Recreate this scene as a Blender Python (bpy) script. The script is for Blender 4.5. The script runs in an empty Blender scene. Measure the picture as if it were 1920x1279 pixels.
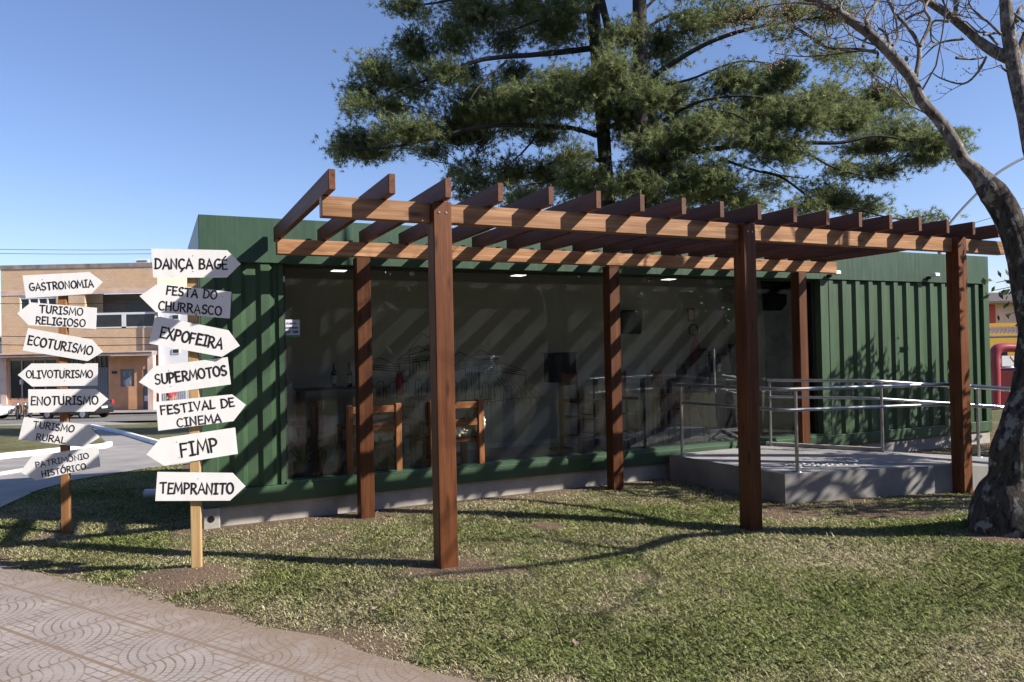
import bpy, bmesh, math, random
import numpy as np
from mathutils import Vector, Matrix, noise
from math import sin, cos, radians, pi

random.seed(7)
rng = np.random.default_rng(7)
scene = bpy.context.scene
COL = scene.collection

# ------------------------------------------------------------------ camera
F_PX, PITCH, ROLL, CAM_H = 1428.8, radians(.7303), radians(1.1713), 1.6788
cam = bpy.data.cameras.new('camera')
cam.sensor_width = 36.0
cam.lens = F_PX / 1920 * 36.0
cam.clip_start, cam.clip_end = 0.05, 2000
cam_o = bpy.data.objects.new('camera', cam)
COL.objects.link(cam_o)
cam_o.matrix_world = (Matrix.Translation((0, 0, CAM_H)) @ Matrix.Rotation(pi / 2 + PITCH, 4, 'X')
                      @ Matrix.Rotation(-ROLL, 4, 'Z'))
scene.camera = cam_o

# ------------------------------------------------------------------ light
SUN_EL, SUN_AZ = radians(34.0), radians(106.0)        # azimuth clockwise from +Y
w = bpy.data.worlds.new('World'); scene.world = w; w.use_nodes = True
nt = w.node_tree
bg = nt.nodes['Background']
sky = nt.nodes.new('ShaderNodeTexSky'); sky.sky_type = 'NISHITA'; sky.sun_disc = False
sky.sun_elevation = SUN_EL; sky.sun_rotation = SUN_AZ
sky.altitude = 200; sky.air_density = 1.0; sky.dust_density = 0.4; sky.ozone_density = 4.5
tint_ = nt.nodes.new('ShaderNodeMix'); tint_.data_type = 'RGBA'; tint_.blend_type = 'MULTIPLY'; tint_.inputs[0].default_value = 1.0
nt.links.new(sky.outputs[0], tint_.inputs[6]); tint_.inputs[7].default_value = (1.08, .97, 1.04, 1)
nt.links.new(tint_.outputs[2], bg.inputs[0]); bg.inputs[1].default_value = 0.10
sl = bpy.data.lights.new('sun', 'SUN'); sl.energy = 5.0; sl.angle = radians(.53); sl.color = (1, .93, .82)
so = bpy.data.objects.new('sun', sl); COL.objects.link(so)
SUN = Vector((sin(SUN_AZ) * cos(SUN_EL), cos(SUN_AZ) * cos(SUN_EL), sin(SUN_EL)))
so.rotation_euler = SUN.to_track_quat('Z', 'Y').to_euler(); so.location = SUN * 60
vs = scene.view_settings
vs.view_transform = 'Standard'; vs.look = 'None'; vs.exposure = 0.78; vs.gamma = 1; vs.use_curve_mapping = False

# ------------------------------------------------------------------ frames and terrain
X1, Y1, TH = -.5453, 5.9112, radians(25.2319)         # first pergola post, direction of the kiosk front
U = (cos(TH), sin(TH)); V = (-sin(TH), cos(TH))
def L(s, t, z=0.0):
    return Vector((X1 + s * U[0] + t * V[0], Y1 + s * U[1] + t * V[1], z))
def ST(x, y):
    dx, dy = x - X1, y - Y1
    return dx * U[0] + dy * U[1], dx * V[0] + dy * V[1]
def ray(px, py):
    a, b = (px - 960) / F_PX, (py - 639.5) / F_PX
    x = a * cos(ROLL) - b * sin(ROLL); y = a * sin(ROLL) + b * cos(ROLL)
    return Vector((x, cos(PITCH) + y * sin(PITCH), sin(PITCH) - y * cos(PITCH)))
def at(px, py, Y):
    d = ray(px, py); return Vector((0, 0, CAM_H)) + d * (Y / d.y)
def atz(px, py, z):
    d = ray(px, py); return Vector((0, 0, CAM_H)) + d * ((z - CAM_H) / d.z)
BUMPS = [(-.55, 5.95, .035, .6), (2.28, 7.15, -.045, .9), (4.3, 6.45, .11, .7), (-2.46, 5.85, .075, .3)]
def zg(x, y):
    x = np.asarray(x, float); y = np.asarray(y, float)
    q = y - (9.5 + .45 * np.maximum(0, x + 3))
    z = -.05 * 1.5 * np.log1p(np.exp(np.clip(q / 1.5, -30, 30))) 
    z = np.where(q > 40, -.05 * q, z)
    z = np.maximum(z, -1.75)
    for bx, by, h, s in BUMPS:
        z = z + h * np.exp(-((x - bx) ** 2 + (y - by) ** 2) / (2 * s * s))
    return z
def zgf(x, y): return float(zg(x, y))
def ground_at(px, py):
    d = ray(px, py); k0 = 1.0
    k = 1.0
    while k < 300:
        p = Vector((0, 0, CAM_H)) + d * k
        if p.z <= zgf(p.x, p.y): return p
        k *= 1.004
    return p

# ------------------------------------------------------------------ materials
MATS = {}
def nodes_of(name):
    m = bpy.data.materials.new(name); m.use_nodes = True
    n = m.node_tree; b = n.nodes['Principled BSDF']
    return m, n, b
def mth(n, op, a, b=None, c=None):
    k = n.nodes.new('ShaderNodeMath'); k.operation = op
    for i, v in enumerate((a, b, c)):
        if v is None: continue
        if isinstance(v, (int, float)): k.inputs[i].default_value = v
        else: n.links.new(v, k.inputs[i])
    return k.outputs[0]
def mixc(n, fac, a, b, mode='MIX'):
    k = n.nodes.new('ShaderNodeMix'); k.data_type = 'RGBA'; k.blend_type = mode
    for sock, v in ((k.inputs[0], fac), (k.inputs[6], a), (k.inputs[7], b)):
        if isinstance(v, (int, float)): sock.default_value = v
        elif isinstance(v, tuple): sock.default_value = v if len(v) == 4 else v + (1,)
        else: n.links.new(v, sock)
    return k.outputs[2]
def coords(n, kind='Object', scale=(1, 1, 1), rnd=False):
    tc = n.nodes.new('ShaderNodeTexCoord'); out = tc.outputs[kind]
    if rnd:
        oi = n.nodes.new('ShaderNodeObjectInfo')
        a = n.nodes.new('ShaderNodeVectorMath'); a.operation = 'MULTIPLY_ADD'
        a.inputs[1].default_value = (1, 1, 1)
        cx = n.nodes.new('ShaderNodeCombineXYZ')
        s = mth(n, 'MULTIPLY', oi.outputs['Random'], 37.0)
        for i in range(3): n.links.new(s, cx.inputs[i])
        n.links.new(out, a.inputs[0]); n.links.new(cx.outputs[0], a.inputs[2]); out = a.outputs[0]
    mp = n.nodes.new('ShaderNodeMapping'); mp.inputs['Scale'].default_value = scale
    n.links.new(out, mp.inputs[0]); return mp.outputs[0]
def ntex(n, vec, scale, detail=4, rough=.55):
    k = n.nodes.new('ShaderNodeTexNoise'); k.inputs['Scale'].default_value = scale
    k.inputs['Detail'].default_value = detail; k.inputs['Roughness'].default_value = rough
    n.links.new(vec, k.inputs['Vector']); return k.outputs['Fac']
def ramp(n, fac, stops):
    k = n.nodes.new('ShaderNodeValToRGB'); e = k.color_ramp.elements
    while len(e) > 1: e.remove(e[-1])
    for i, (p, c) in enumerate(stops):
        el = e[0] if i == 0 else e.new(p)
        el.position = p; el.color = c if len(c) == 4 else tuple(c) + (1,)
    n.links.new(fac, k.inputs[0]); return k.outputs[0]
def bump(n, b, h, strength=.3, dist=.01):
    k = n.nodes.new('ShaderNodeBump'); k.inputs['Strength'].default_value = strength
    k.inputs['Distance'].default_value = dist
    n.links.new(h, k.inputs['Height']); n.links.new(k.outputs[0], b.inputs['Normal'])
def mat(name, c, rough=.6, var=.18, scale=8, metal=0.0, bmp=.0, spec=.5, stretch=(1, 1, 1), coat=0):
    if name in MATS: return MATS[name]
    m, n, b = nodes_of(name)
    v = coords(n, 'Object', stretch, rnd=True)
    f = ntex(n, v, scale, 6, .6)
    lo = tuple(x * (1 - var) for x in c); hi = tuple(min(1, x * (1 + var)) for x in c)
    n.links.new(ramp(n, f, [(.3, lo), (.7, hi)]), b.inputs['Base Color'])
    b.inputs['Roughness'].default_value = rough; b.inputs['Metallic'].default_value = metal
    b.inputs['Specular IOR Level'].default_value = spec
    if coat: b.inputs['Coat Weight'].default_value = coat; b.inputs['Coat Roughness'].default_value = .08
    if bmp: bump(n, b, f, bmp)
    MATS[name] = m; return m
def wood(name, dark, mid, light, axis, rough=.45):
    m, n, b = nodes_of(name)
    sc = [9, 9, 9]; sc[axis] = .55
    v = coords(n, 'Object', tuple(sc), rnd=True)
    f = ntex(n, v, 2.2, 7, .62)
    v2 = coords(n, 'Object', tuple(3.0 if i != axis else .8 for i in range(3)), rnd=True)
    g = ntex(n, v2, 1.3, 3, .5)
    sc3 = [55, 55, 55]; sc3[axis] = 1.2
    h = ntex(n, coords(n, 'Object', tuple(sc3), rnd=True), 1.6, 4, .6)
    c = ramp(n, f, [(.28, dark), (.5, mid), (.72, light)])
    c = mixc(n, mth(n, 'MULTIPLY', g, .55), c, mid, 'MIX')
    c = mixc(n, ramp(n, h, [(.42, (.0, .0, .0)), (.62, (.5, .5, .5))]), c, dark)
    kn = n.nodes.new('ShaderNodeTexVoronoi'); kn.inputs['Scale'].default_value = 1.0
    n.links.new(coords(n, 'Object', tuple(9.0 if i != axis else 2.2 for i in range(3)), rnd=True), kn.inputs['Vector'])
    c = mixc(n, ramp(n, kn.outputs['Distance'], [(.06, (.85, .85, .85)), (.14, (.35, .35, .35)), (.22, (0, 0, 0))]), c, tuple(x * .55 for x in dark))
    lw = ntex(n, coords(n, 'Object', (1, 1, 1), rnd=True), 1.6, 5, .6)
    c = mixc(n, ramp(n, lw, [(.5, (0, 0, 0)), (.75, (.45, .45, .45))]), c, dark)
    oi = n.nodes.new('ShaderNodeObjectInfo')
    hs = n.nodes.new('ShaderNodeHueSaturation'); n.links.new(c, hs.inputs['Color'])
    n.links.new(mth(n, 'MULTIPLY_ADD', oi.outputs['Random'], .5, .75), hs.inputs['Value'])
    n.links.new(hs.outputs[0], b.inputs['Base Color'])
    b.inputs['Roughness'].default_value = rough; b.inputs['Specular IOR Level'].default_value = .3
    bump(n, b, h, .12, .004); return m
W_POST = wood('varnished_post_wood', (.055, .017, .007), (.13, .046, .018), (.21, .085, .035), 2)
W_BEAM = wood('varnished_beam_wood', (.14, .06, .026), (.36, .19, .095), (.55, .345, .20), 0)
W_RAFT = wood('varnished_rafter_wood', (.05, .016, .008), (.11, .038, .017), (.19, .075, .034), 1, .6)
W_STAKE = wood('pale_pine_stake', (.34, .21, .09), (.50, .34, .17), (.60, .44, .25), 2, .7)
W_STAKE2 = wood('orange_pine_stake', (.26, .12, .045), (.40, .20, .08), (.50, .29, .13), 2, .7)
W_CHAIR = wood('rustic_chair_wood', (.12, .045, .018), (.26, .11, .045), (.40, .19, .085), 2, .5)
W_CHAIRX = wood('rustic_chair_rail_wood', (.12, .045, .018), (.26, .11, .045), (.40, .19, .085), 0, .5)
def paint(name, c, rough):
    m, n, b = nodes_of(name)
    f = ntex(n, coords(n, 'Object', (1.6, 1.6, .9)), 1.1, 5, .6)
    k = ntex(n, coords(n, 'Object', (14, 14, .7)), 1.5, 5, .65)
    d = ntex(n, coords(n, 'Object', (1, 1, 1)), 26, 4, .7)
    lo = tuple(x * .78 for x in c); hi = tuple(x * 1.2 for x in c)
    col = ramp(n, f, [(.3, lo), (.7, hi)])
    col = mixc(n, ramp(n, k, [(.52, (0, 0, 0)), (.75, (.38, .38, .38))]), col, (c[0] * 2.0, c[1] * 1.55, c[2] * 1.8))
    col = mixc(n, ramp(n, d, [(.68, (0, 0, 0)), (.76, (.5, .5, .5))]), col, (.055, .045, .035))
    n.links.new(col, b.inputs['Base Color'])
    n.links.new(mth(n, 'MULTIPLY_ADD', k, .3, rough - .12), b.inputs['Roughness'])
    bump(n, b, f, .12, .05); return m
GREEN = paint('green_container_paint', (.038, .080, .041), .45)
GREEN_BAND = paint('green_band_paint', (.034, .072, .046), .38)
CONC = mat('grey_concrete', (.33, .315, .29), .9, .2, 5, bmp=.25)
CONC2 = mat('ramp_concrete', (.27, .262, .255), .9, .28, 2.2, bmp=.3)
BLACK = mat('black_gloss', (.012, .012, .014), .35, .1)
INK = mat('black_ink', (.010, .010, .012), .6, .05)
WHITE_BOARD = mat('white_board', (.81, .81, .82), .45, .045, 5, stretch=(3, 3, .7))
STEEL = mat('galvanised_steel', (.42, .43, .46), .34, .12, 10, metal=.9)
CREAM = mat('cream_interior_wall', (.60, .585, .51), .9, .05, 2)
CEIL = mat('interior_ceiling', (.55, .54, .48), .9, .04, 2)
FLOORM = mat('interior_vinyl_floor', (.26, .25, .235), .3, .2, 3)
FLEECE = mat('sheep_fleece', (.78, .72, .56), .95, .2, 25, bmp=.6)
DARKLEAF = mat('dark_leaf', (.03, .07, .018), .5, .4, 3)
KERBM = mat('whitewashed_kerb', (.78, .78, .78), .8, .1, 2, bmp=.1)
ASPH = mat('asphalt', (.16, .15, .14), .9, .2, 1)
PAVE = mat('grey_paving', (.27, .25, .235), .9, .22, 1.2, bmp=.1)
RED = mat('red_paint', (.42, .03, .035), .35, .1)
GLASSDK = mat('dark_window_glass', (.02, .023, .03), .08, .3, 2)
RUBBER = mat('rubber', (.02, .02, .02), .8, .2)
CHROME = mat('alloy', (.6, .6, .62), .3, .1, metal=.8)

def glass_mat():
    m = bpy.data.materials.new('tinted_glass'); m.use_nodes = True
    n = m.node_tree; n.nodes.clear()
    out = n.nodes.new('ShaderNodeOutputMaterial')
    tr = n.nodes.new('ShaderNodeBsdfTransparent'); tr.inputs[0].default_value = (.94, .96, .95, 1)
    gl = n.nodes.new('ShaderNodeBsdfGlossy'); gl.inputs['Roughness'].default_value = .015
    df = n.nodes.new('ShaderNodeBsdfDiffuse')
    v = coords(n, 'Object', (1, 1, 1))
    dn = ntex(n, v, 3, 6, .7)
    df.inputs[0].default_value = (.50, .56, .60, 1)
    fr = n.nodes.new('ShaderNodeFresnel'); fr.inputs[0].default_value = 1.45
    m1 = n.nodes.new('ShaderNodeMixShader'); n.links.new(mth(n, 'MULTIPLY_ADD', dn, .034, .0), m1.inputs[0])
    n.links.new(tr.outputs[0], m1.inputs[1]); n.links.new(df.outputs[0], m1.inputs[2])
    m2 = n.nodes.new('ShaderNodeMixShader'); n.links.new(fr.outputs[0], m2.inputs[0])
    n.links.new(m1.outputs[0], m2.inputs[1]); n.links.new(gl.outputs[0], m2.inputs[2])
    n.links.new(m2.outputs[0], out.inputs[0]); return m
GLASS = glass_mat()
def emis(name, c, s):
    m, n, b = nodes_of(name)
    b.inputs['Base Color'].default_value = c + (1,)
    b.inputs['Emission Color'].default_value = c + (1,); b.inputs['Emission Strength'].default_value = s; return m
LED = emis('led_panel', (1, 1, .95), 1.5)

def leaf_mat(name, attr=True, c=(.05, .09, .02), trans=.25, rough=.55):
    m, n, b = nodes_of(name)
    if attr:
        a = n.nodes.new('ShaderNodeAttribute'); a.attribute_name = 'tint'; col = a.outputs['Color']
        n.links.new(col, b.inputs['Base Color'])
    else:
        b.inputs['Base Color'].default_value = c + (1,); col = None
    b.inputs['Roughness'].default_value = rough; b.inputs['Specular IOR Level'].default_value = .3
    t = n.nodes.new('ShaderNodeBsdfTranslucent')
    if col: n.links.new(col, t.inputs[0])
    else: t.inputs[0].default_value = c + (1,)
    ms = n.nodes.new('ShaderNodeMixShader'); ms.inputs[0].default_value = trans
    n.links.new(b.outputs[0], ms.inputs[1]); n.links.new(t.outputs[0], ms.inputs[2])
    n.links.new(ms.outputs[0], n.nodes['Material Output'].inputs[0]); return m
NEEDLE = leaf_mat("pine_needles", trans=.5)
GRASSM = leaf_mat('grass_blades', trans=.25, rough=.5)
LEAFM = leaf_mat('broad_leaves', trans=.25)

def bark_mat(name, dark, mid, pale, sc=1.0, lichen=.5):
    m, n, b = nodes_of(name)
    v = coords(n, 'Object', (9 * sc, 9 * sc, 2.6 * sc))
    f = ntex(n, v, 2.0, 8, .68)
    c = ramp(n, f, [(.36, dark), (.55, mid)])
    v2 = coords(n, 'Object', (1, 1, .8))
    g = ntex(n, v2, 7 * sc, 6, .62)
    c = mixc(n, ramp(n, g, [(lichen, (0, 0, 0)), (lichen + .07, (1, 1, 1))]), c, pale)
    n.links.new(c, b.inputs['Base Color']); b.inputs['Roughness'].default_value = .95
    bump(n, b, f, .9, .03); return m
BARK = bark_mat('lichen_bark', (.012, .011, .010), (.085, .072, .06), (.27, .275, .25), 1.25, .53)
BARK_LIMB = bark_mat('pale_limb_bark', (.045, .038, .032), (.18, .155, .135), (.30, .28, .255), 1.6, .52)
BARK_PINE = bark_mat('pine_bark', (.012, .010, .009), (.045, .037, .031), (.10, .09, .08), .6, .62)
TWIGM = mat('bare_twig', (.20, .17, .15), .9, .25, 6)
BERRY = mat('dry_orange_berry', (.40, .22, .13), .6, .3, 30)

# ------------------------------------------------------------------ mesh builder
class M:
    def __init__(self): self.v = []; self.f = []; self.sm = []
    def add(self, vs, fs, smooth=False):
        o = len(self.v); self.v += [tuple(p) for p in vs]
        self.f += [tuple(i + o for i in f) for f in fs]; self.sm += [smooth] * len(fs); return self
    def box(self, x0, x1, y0, y1, z0, z1):
        vs = [(x, y, z) for x in (x0, x1) for y in (y0, y1) for z in (z0, z1)]
        return self.add(vs, [(0, 1, 3, 2), (4, 6, 7, 5), (0, 4, 5, 1), (2, 3, 7, 6), (0, 2, 6, 4), (1, 5, 7, 3)])
    def bbox(self, x0, x1, y0, y1, z0, z1, b=.006):
        # box with all long edges bevelled
        bm = bmesh.new()
        bmesh.ops.create_cube(bm, size=1)
        for q in bm.verts:
            q.co = Vector(((x0 + x1) / 2 + q.co.x * (x1 - x0), (y0 + y1) / 2 + q.co.y * (y1 - y0), (z0 + z1) / 2 + q.co.z * (z1 - z0)))
        bmesh.ops.bevel(bm, geom=bm.edges[:], offset=b, segments=1, affect='EDGES')
        bm.verts.index_update()
        self.add([q.co[:] for q in bm.verts], [[q.index for q in f.verts] for f in bm.faces]); bm.free(); return self
    def tube(self, pts, rad, n=8, caps=True, smooth=True, wob=0):
        pts = [Vector(p) for p in pts]
        if isinstance(rad, (int, float)): rad = [rad] * len(pts)
        rings = []; up = None
        for i, p in enumerate(pts):
            d = (pts[min(i + 1, len(pts) - 1)] - pts[max(i - 1, 0)]).normalized()
            if up is None:
                up = Vector((0, 0, 1)) if abs(d.z) < .9 else Vector((1, 0, 0))
            a = d.cross(up).normalized(); up = a.cross(d).normalized()
            ring = []
            for k in range(n):
                r = rad[i] * (1 + (wob * noise.noise(Vector((p.x * 3 + k * 1.3, p.y * 3, p.z * 3 + k))) if wob else 0))
                ring.append(p + a * cos(2 * pi * k / n) * r + up * sin(2 * pi * k / n) * r)
            rings.append(ring)
        vs = [q for r in rings for q in r]; fs = []
        for i in range(len(pts) - 1):
            for k in range(n):
                fs.append((i * n + k, i * n + (k + 1) % n, (i + 1) * n + (k + 1) % n, (i + 1) * n + k))
        self.add(vs, fs, smooth)
        if caps: self.add(rings[0], [tuple(range(n))][::-1]); self.add(rings[-1], [tuple(range(n))])
        return self
    def cyl(self, c, r, h, n=16, axis=2, r2=None):
        c = Vector(c); d = Vector([1 if i == axis else 0 for i in range(3)])
        return self.tube([c, c + d * h], [r, r if r2 is None else r2], n)
    def lathe(self, prof, c=(0, 0, 0), n=20):
        vs = [(c[0] + r * cos(2 * pi * k / n), c[1] + r * sin(2 * pi * k / n), c[2] + z) for r, z in prof for k in range(n)]
        fs = [(i * n + k, i * n + (k + 1) % n, (i + 1) * n + (k + 1) % n, (i + 1) * n + k) for i in range(len(prof) - 1) for k in range(n)]
        return self.add(vs, fs, True)
    def prism(self, poly, h0, h1, plane='xy'):
        # polygon extruded; plane 'xz' puts the extrusion along y
        k = len(poly)
        P = (lambda a, b, h: (a, b, h)) if plane == 'xy' else ((lambda a, b, h: (a, h, b)) if plane == 'xz' else (lambda a, b, h: (h, a, b)))
        vs = [P(a, b, h0) for a, b in poly] + [P(a, b, h1) for a, b in poly]
        fs = [tuple(range(k))[::-1], tuple(range(k, 2 * k))] + [(i, (i + 1) % k, k + (i + 1) % k, k + i) for i in range(k)]
        return self.add(vs, fs)
    def ball(self, c, r, sq=(1, 1, 1), n=10, m=7, wob=0, seed=0):
        vs = []; fs = []
        for i in range(m + 1):
            th = pi * i / m
            for k in range(n):
                ph = 2 * pi * k / n
                d = Vector((sin(th) * cos(ph), sin(th) * sin(ph), cos(th)))
                q = 1 + (wob * noise.noise(d * 2.3 + Vector((seed, seed * 2, 0))) if wob else 0)
                vs.append((c[0] + d.x * r * sq[0] * q, c[1] + d.y * r * sq[1] * q, c[2] + d.z * r * sq[2] * q))
        for i in range(m):
            for k in range(n): fs.append((i * n + k, i * n + (k + 1) % n, (i + 1) * n + (k + 1) % n, (i + 1) * n + k))
        return self.add(vs, fs, True)
    def build(self, name, material, parent=None, loc=None, rotz=0, recalc=True):
        me = bpy.data.meshes.new(name); me.from_pydata(self.v, [], self.f)
        me.polygons.foreach_set('use_smooth', self.sm)
        if recalc:
            bm = bmesh.new(); bm.from_mesh(me); bmesh.ops.recalc_face_normals(bm, faces=bm.faces); bm.to_mesh(me); bm.free()
        me.materials.append(material)
        o = bpy.data.objects.new(name, me); COL.objects.link(o)
        if parent: o.parent = parent
        if loc is not None: o.location = loc
        o.rotation_euler.z = rotz
        return o
def fast_mesh(name, material, verts, nper, tint=None, parent=None, quads=False):
    """verts (N*nper,3): separate triangles/quads, tint per face"""
    n = len(verts) // nper
    me = bpy.data.meshes.new(name)
    me.vertices.add(len(verts)); me.vertices.foreach_set('co', np.ascontiguousarray(verts, np.float32).ravel())
    me.loops.add(len(verts)); me.loops.foreach_set('vertex_index', np.arange(len(verts), dtype=np.int32))
    me.polygons.add(n); me.polygons.foreach_set('loop_start', np.arange(0, n * nper, nper, dtype=np.int32))
    me.update(calc_edges=True)
    if tint is not None:
        at_ = me.attributes.new('tint', 'FLOAT_COLOR', 'POINT')
        c = np.ones((len(verts), 4), np.float32); c[:, :3] = np.repeat(tint, nper, axis=0)
        at_.data.foreach_set('color', c.ravel())
    me.materials.append(material)
    o = bpy.data.objects.new(name, me); COL.objects.link(o)
    if parent: o.parent = parent
    return o
def tag(o, label=None, cat=None, group=None, kind=None):
    if label: o['label'] = label
    if cat: o['category'] = cat
    if group: o['group'] = group
    if kind: o['kind'] = kind
    return o
def thing(name, label, cat, loc=(0, 0, 0), rotz=0, group=None):
    o = bpy.data.objects.new(name, None); COL.objects.link(o); o.empty_display_size = .2
    o.location = loc; o.rotation_euler.z = rotz
    return tag(o, label, cat, group)
def dup(root, loc, rotz, label, group=None):
    r = root.copy(); COL.objects.link(r); r.location = loc; r.rotation_euler.z = rotz; r['label'] = label
    if group: r['group'] = group
    for ch in list(root.children):
        c = ch.copy(); COL.objects.link(c); c.parent = r
        for g in ch.children:
            d = g.copy(); COL.objects.link(d); d.parent = c
    return r

# ------------------------------------------------------------------ hand lettering (strokes)
def arc(cx, cy, rx, ry, a0, a1, n=9):
    return [(cx + rx * cos(radians(a0 + (a1 - a0) * i / n)), cy + ry * sin(radians(a0 + (a1 - a0) * i / n))) for i in range(n + 1)]
GL = {
 'A': (.62, [[(0, 0), (.30, 1), (.62, 0)], [(.12, .34), (.52, .34)]]),
 'B': (.55, [[(.04, 0), (.06, 1)], [(.06, 1)] + arc(.22, .76, .24, .24, 90, -90) + [(.05, .52)], [(.05, .52)] + arc(.25, .26, .28, .26, 90, -90) + [(.04, 0)]]),
 'C': (.56, [arc(.32, .5, .32, .5, 50, 310, 14)]),
 'D': (.60, [[(.04, 0), (.06, 1)], [(.02, 1)] + arc(.16, .5, .44, .5, 90, -90, 12) + [(.0, .0)]]),
 'E': (.48, [[(.48, .98), (.04, 1), (.04, 0), (.48, .02)], [(.04, .52), (.40, .52)]]),
 'F': (.48, [[(.48, .98), (.05, 1), (.04, 0)], [(.04, .52), (.40, .54)]]),
 'G': (.60, [arc(.32, .5, .32, .5, 55, 330, 14) + [(.60, .44), (.34, .44)]]),
 'H': (.56, [[(.03, 0), (.05, 1)], [(.53, 0), (.53, 1)], [(.04, .5), (.53, .5)]]),
 'I': (.36, [[(.18, 0), (.18, 1)], [(.02, 1), (.36, 1)], [(.0, 0), (.36, 0)]]),
 'L': (.44, [[(.04, 1), (.04, 0), (.44, .03)]]),
 'M': (.76, [[(0, 0), (.10, 1), (.38, .25), (.66, 1), (.76, 0)]]),
 'N': (.60, [[(.03, 0), (.05, 1), (.55, 0), (.57, 1)]]),
 'O': (.64, [arc(.32, .5, .32, .5, 90, 450, 18)]),
 'P': (.52, [[(.04, 0), (.06, 1)], [(.02, 1)] + arc(.22, .73, .28, .27, 90, -90) + [(.05, .46)]]),
 'R': (.56, [[(.04, 0), (.06, 1)], [(.02, 1)] + arc(.22, .75, .27, .25, 90, -90) + [(.05, .5)], [(.22, .5), (.56, 0)]]),
 'S': (.50, [arc(.26, .74, .22, .26, 40, 250, 9) + [(.30, .48)] + arc(.24, .24, .24, .25, 60, -150, 9)]),
 'T': (.58, [[(.29, 0), (.29, 1)], [(0, .98), (.58, 1)]]),
 'U': (.58, [[(.03, 1)] + arc(.29, .30, .25, .30, 180, 360, 9) + [(.55, 1)]]),
 'V': (.58, [[(0, 1), (.29, 0), (.58, 1)]]),
 'X': (.56, [[(0, 1), (.56, 0)], [(.54, 1), (.02, 0)]]),
 ' ': (.32, []),
 '1': (.2, [[(0, .8), (.15, 1), (.15, 0)]]), '2': (.5, [arc(.25, .74, .24, .26, 170, -30, 8) + [(0, 0), (.5, 0)]]),
 '3': (.5, [arc(.22, .75, .24, .25, 130, -90, 8), arc(.22, .25, .26, .26, 90, -130, 8)]),
 '4': (.5, [[(.4, 0), (.4, 1), (0, .3), (.55, .3)]]), '7': (.5, [[(0, 1), (.5, 1), (.15, 0)]]),
 '8': (.5, [arc(.25, .74, .21, .25, -90, 270, 12), arc(.25, .25, .25, .25, 90, 450, 12)]),
 '9': (.5, [arc(.25, .72, .24, .27, 0, 360, 12) + [(.45, .3), (.2, 0)]]),
}
ACC = {'Ç': 'C', 'É': 'E', 'Ô': 'O', 'Ó': 'O'}
def lettering(mb, text, width, height, cx, cy, depth_y, sw, jit=.03, seed=0):
    """strokes as flat ribbons in the xz plane, facing -y, centred at cx, cy"""
    r = random.Random(seed); gap = .17
    tot = sum(GL[ACC.get(c, c)][0] for c in text) + gap * (len(text) - 1)
    sx = width / tot; x = cx - width / 2; k = 0
    for c in text:
        gw, strokes = GL[ACC.get(c, c)]; strokes = [list(s) for s in strokes]
        if c == 'Ç': strokes.append([(.30, 0), (.34, -.12), (.20, -.26)])
        if c in 'ÉÓ': strokes.append([(.22, 1.16), (.40, 1.36)])
        if c == 'Ô': strokes.append([(.14, 1.14), (.32, 1.34), (.50, 1.14)])
        dy = r.uniform(-jit, jit); sl = r.uniform(-.05, .05); bold = r.uniform(.9, 1.18)
        for st in strokes:
            P = [Vector((x + (px + sl * py) * sx, 0, cy - height / 2 + (py + dy) * height)) for px, py in st]
            ribbon(mb, P, sw * bold, depth_y + .0004 * (k % 5)); k += 1
        x += (gw + gap) * sx
def ribbon(mb, P, wd, y):
    h = wd / 2
    n = len(P); left = []; right = []
    for i in range(n):
        a = P[max(i - 1, 0)]; b = P[min(i + 1, n - 1)]
        d0 = (P[i] - a).normalized() if i > 0 else (b - P[i]).normalized()
        d1 = (b - P[i]).normalized() if i < n - 1 else d0
        d = d0 + d1
        if d.length < .3: d = d1
        d.normalize()
        nn = Vector((-d.z, 0, d.x)); cs = max(.55, nn.dot(Vector((-d1.z, 0, d1.x))))
        left.append(P[i] + nn * h / cs); right.append(P[i] - nn * h / cs)
    vs = [(q.x, -y, q.z) for q in left + right]
    mb.add(vs, [(i, i + 1, n + i + 1, n + i) for i in range(n - 1)])
    for e, (p, q) in ((0, (P[0], P[1])), (1, (P[-1], P[-2]))):
        d = (p - q).normalized(); a0 = math.atan2(d.z, d.x)
        mb.add([(p.x + h * cos(a0 + t), -y - .0001, p.z + h * sin(a0 + t)) for t in [(-pi / 2 + pi * i / 6) for i in range(7)]], [tuple(range(7))])

# ------------------------------------------------------------------ soil mask (worn earth), shared by lawn colour and grass growth
PN = (.535, .845)                                       # normal of the paved path edge
PA = (.845, -.535)
def vnoise(x, y, s, seed=0):
    x = np.asarray(x) * s + seed * 17.3; y = np.asarray(y) * s + seed * 9.1
    xi = np.floor(x).astype(int); yi = np.floor(y).astype(int); fx = x - xi; fy = y - yi
    fx = fx * fx * (3 - 2 * fx); fy = fy * fy * (3 - 2 * fy)
    def h(a, b):
        t = (a * 374761393 + b * 668265263 + seed * 974634777) & 0x7fffffff
        t = ((t ^ (t >> 13)) * 1274126177) & 0x7fffffff
        return ((t ^ (t >> 16)) & 0xffff) / 65535.0
    return (h(xi, yi) * (1 - fx) + h(xi + 1, yi) * fx) * (1 - fy) + (h(xi, yi + 1) * (1 - fx) + h(xi + 1, yi + 1) * fx) * fy
def fbm(x, y, s, seed=0): return (vnoise(x, y, s, seed) + .5 * vnoise(x, y, s * 2.1, seed + 1) + .25 * vnoise(x, y, s * 4.3, seed + 2)) / 1.75
def sstep(a, b, x): t = np.clip((x - a) / (b - a), 0, 1); return t * t * (3 - 2 * t)
DIRT = [(-.4, 5.85, .5), (-2.4, 5.75, .55), (4.25, 6.4, .7), (2.3, 7.1, .22), (-4.4, 7.4, .3), (.3, 7.35, .22), (2.8, 7.75, .6), (3.6, 7.5, .7), (-3.5, 6.0, .35)]
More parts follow.
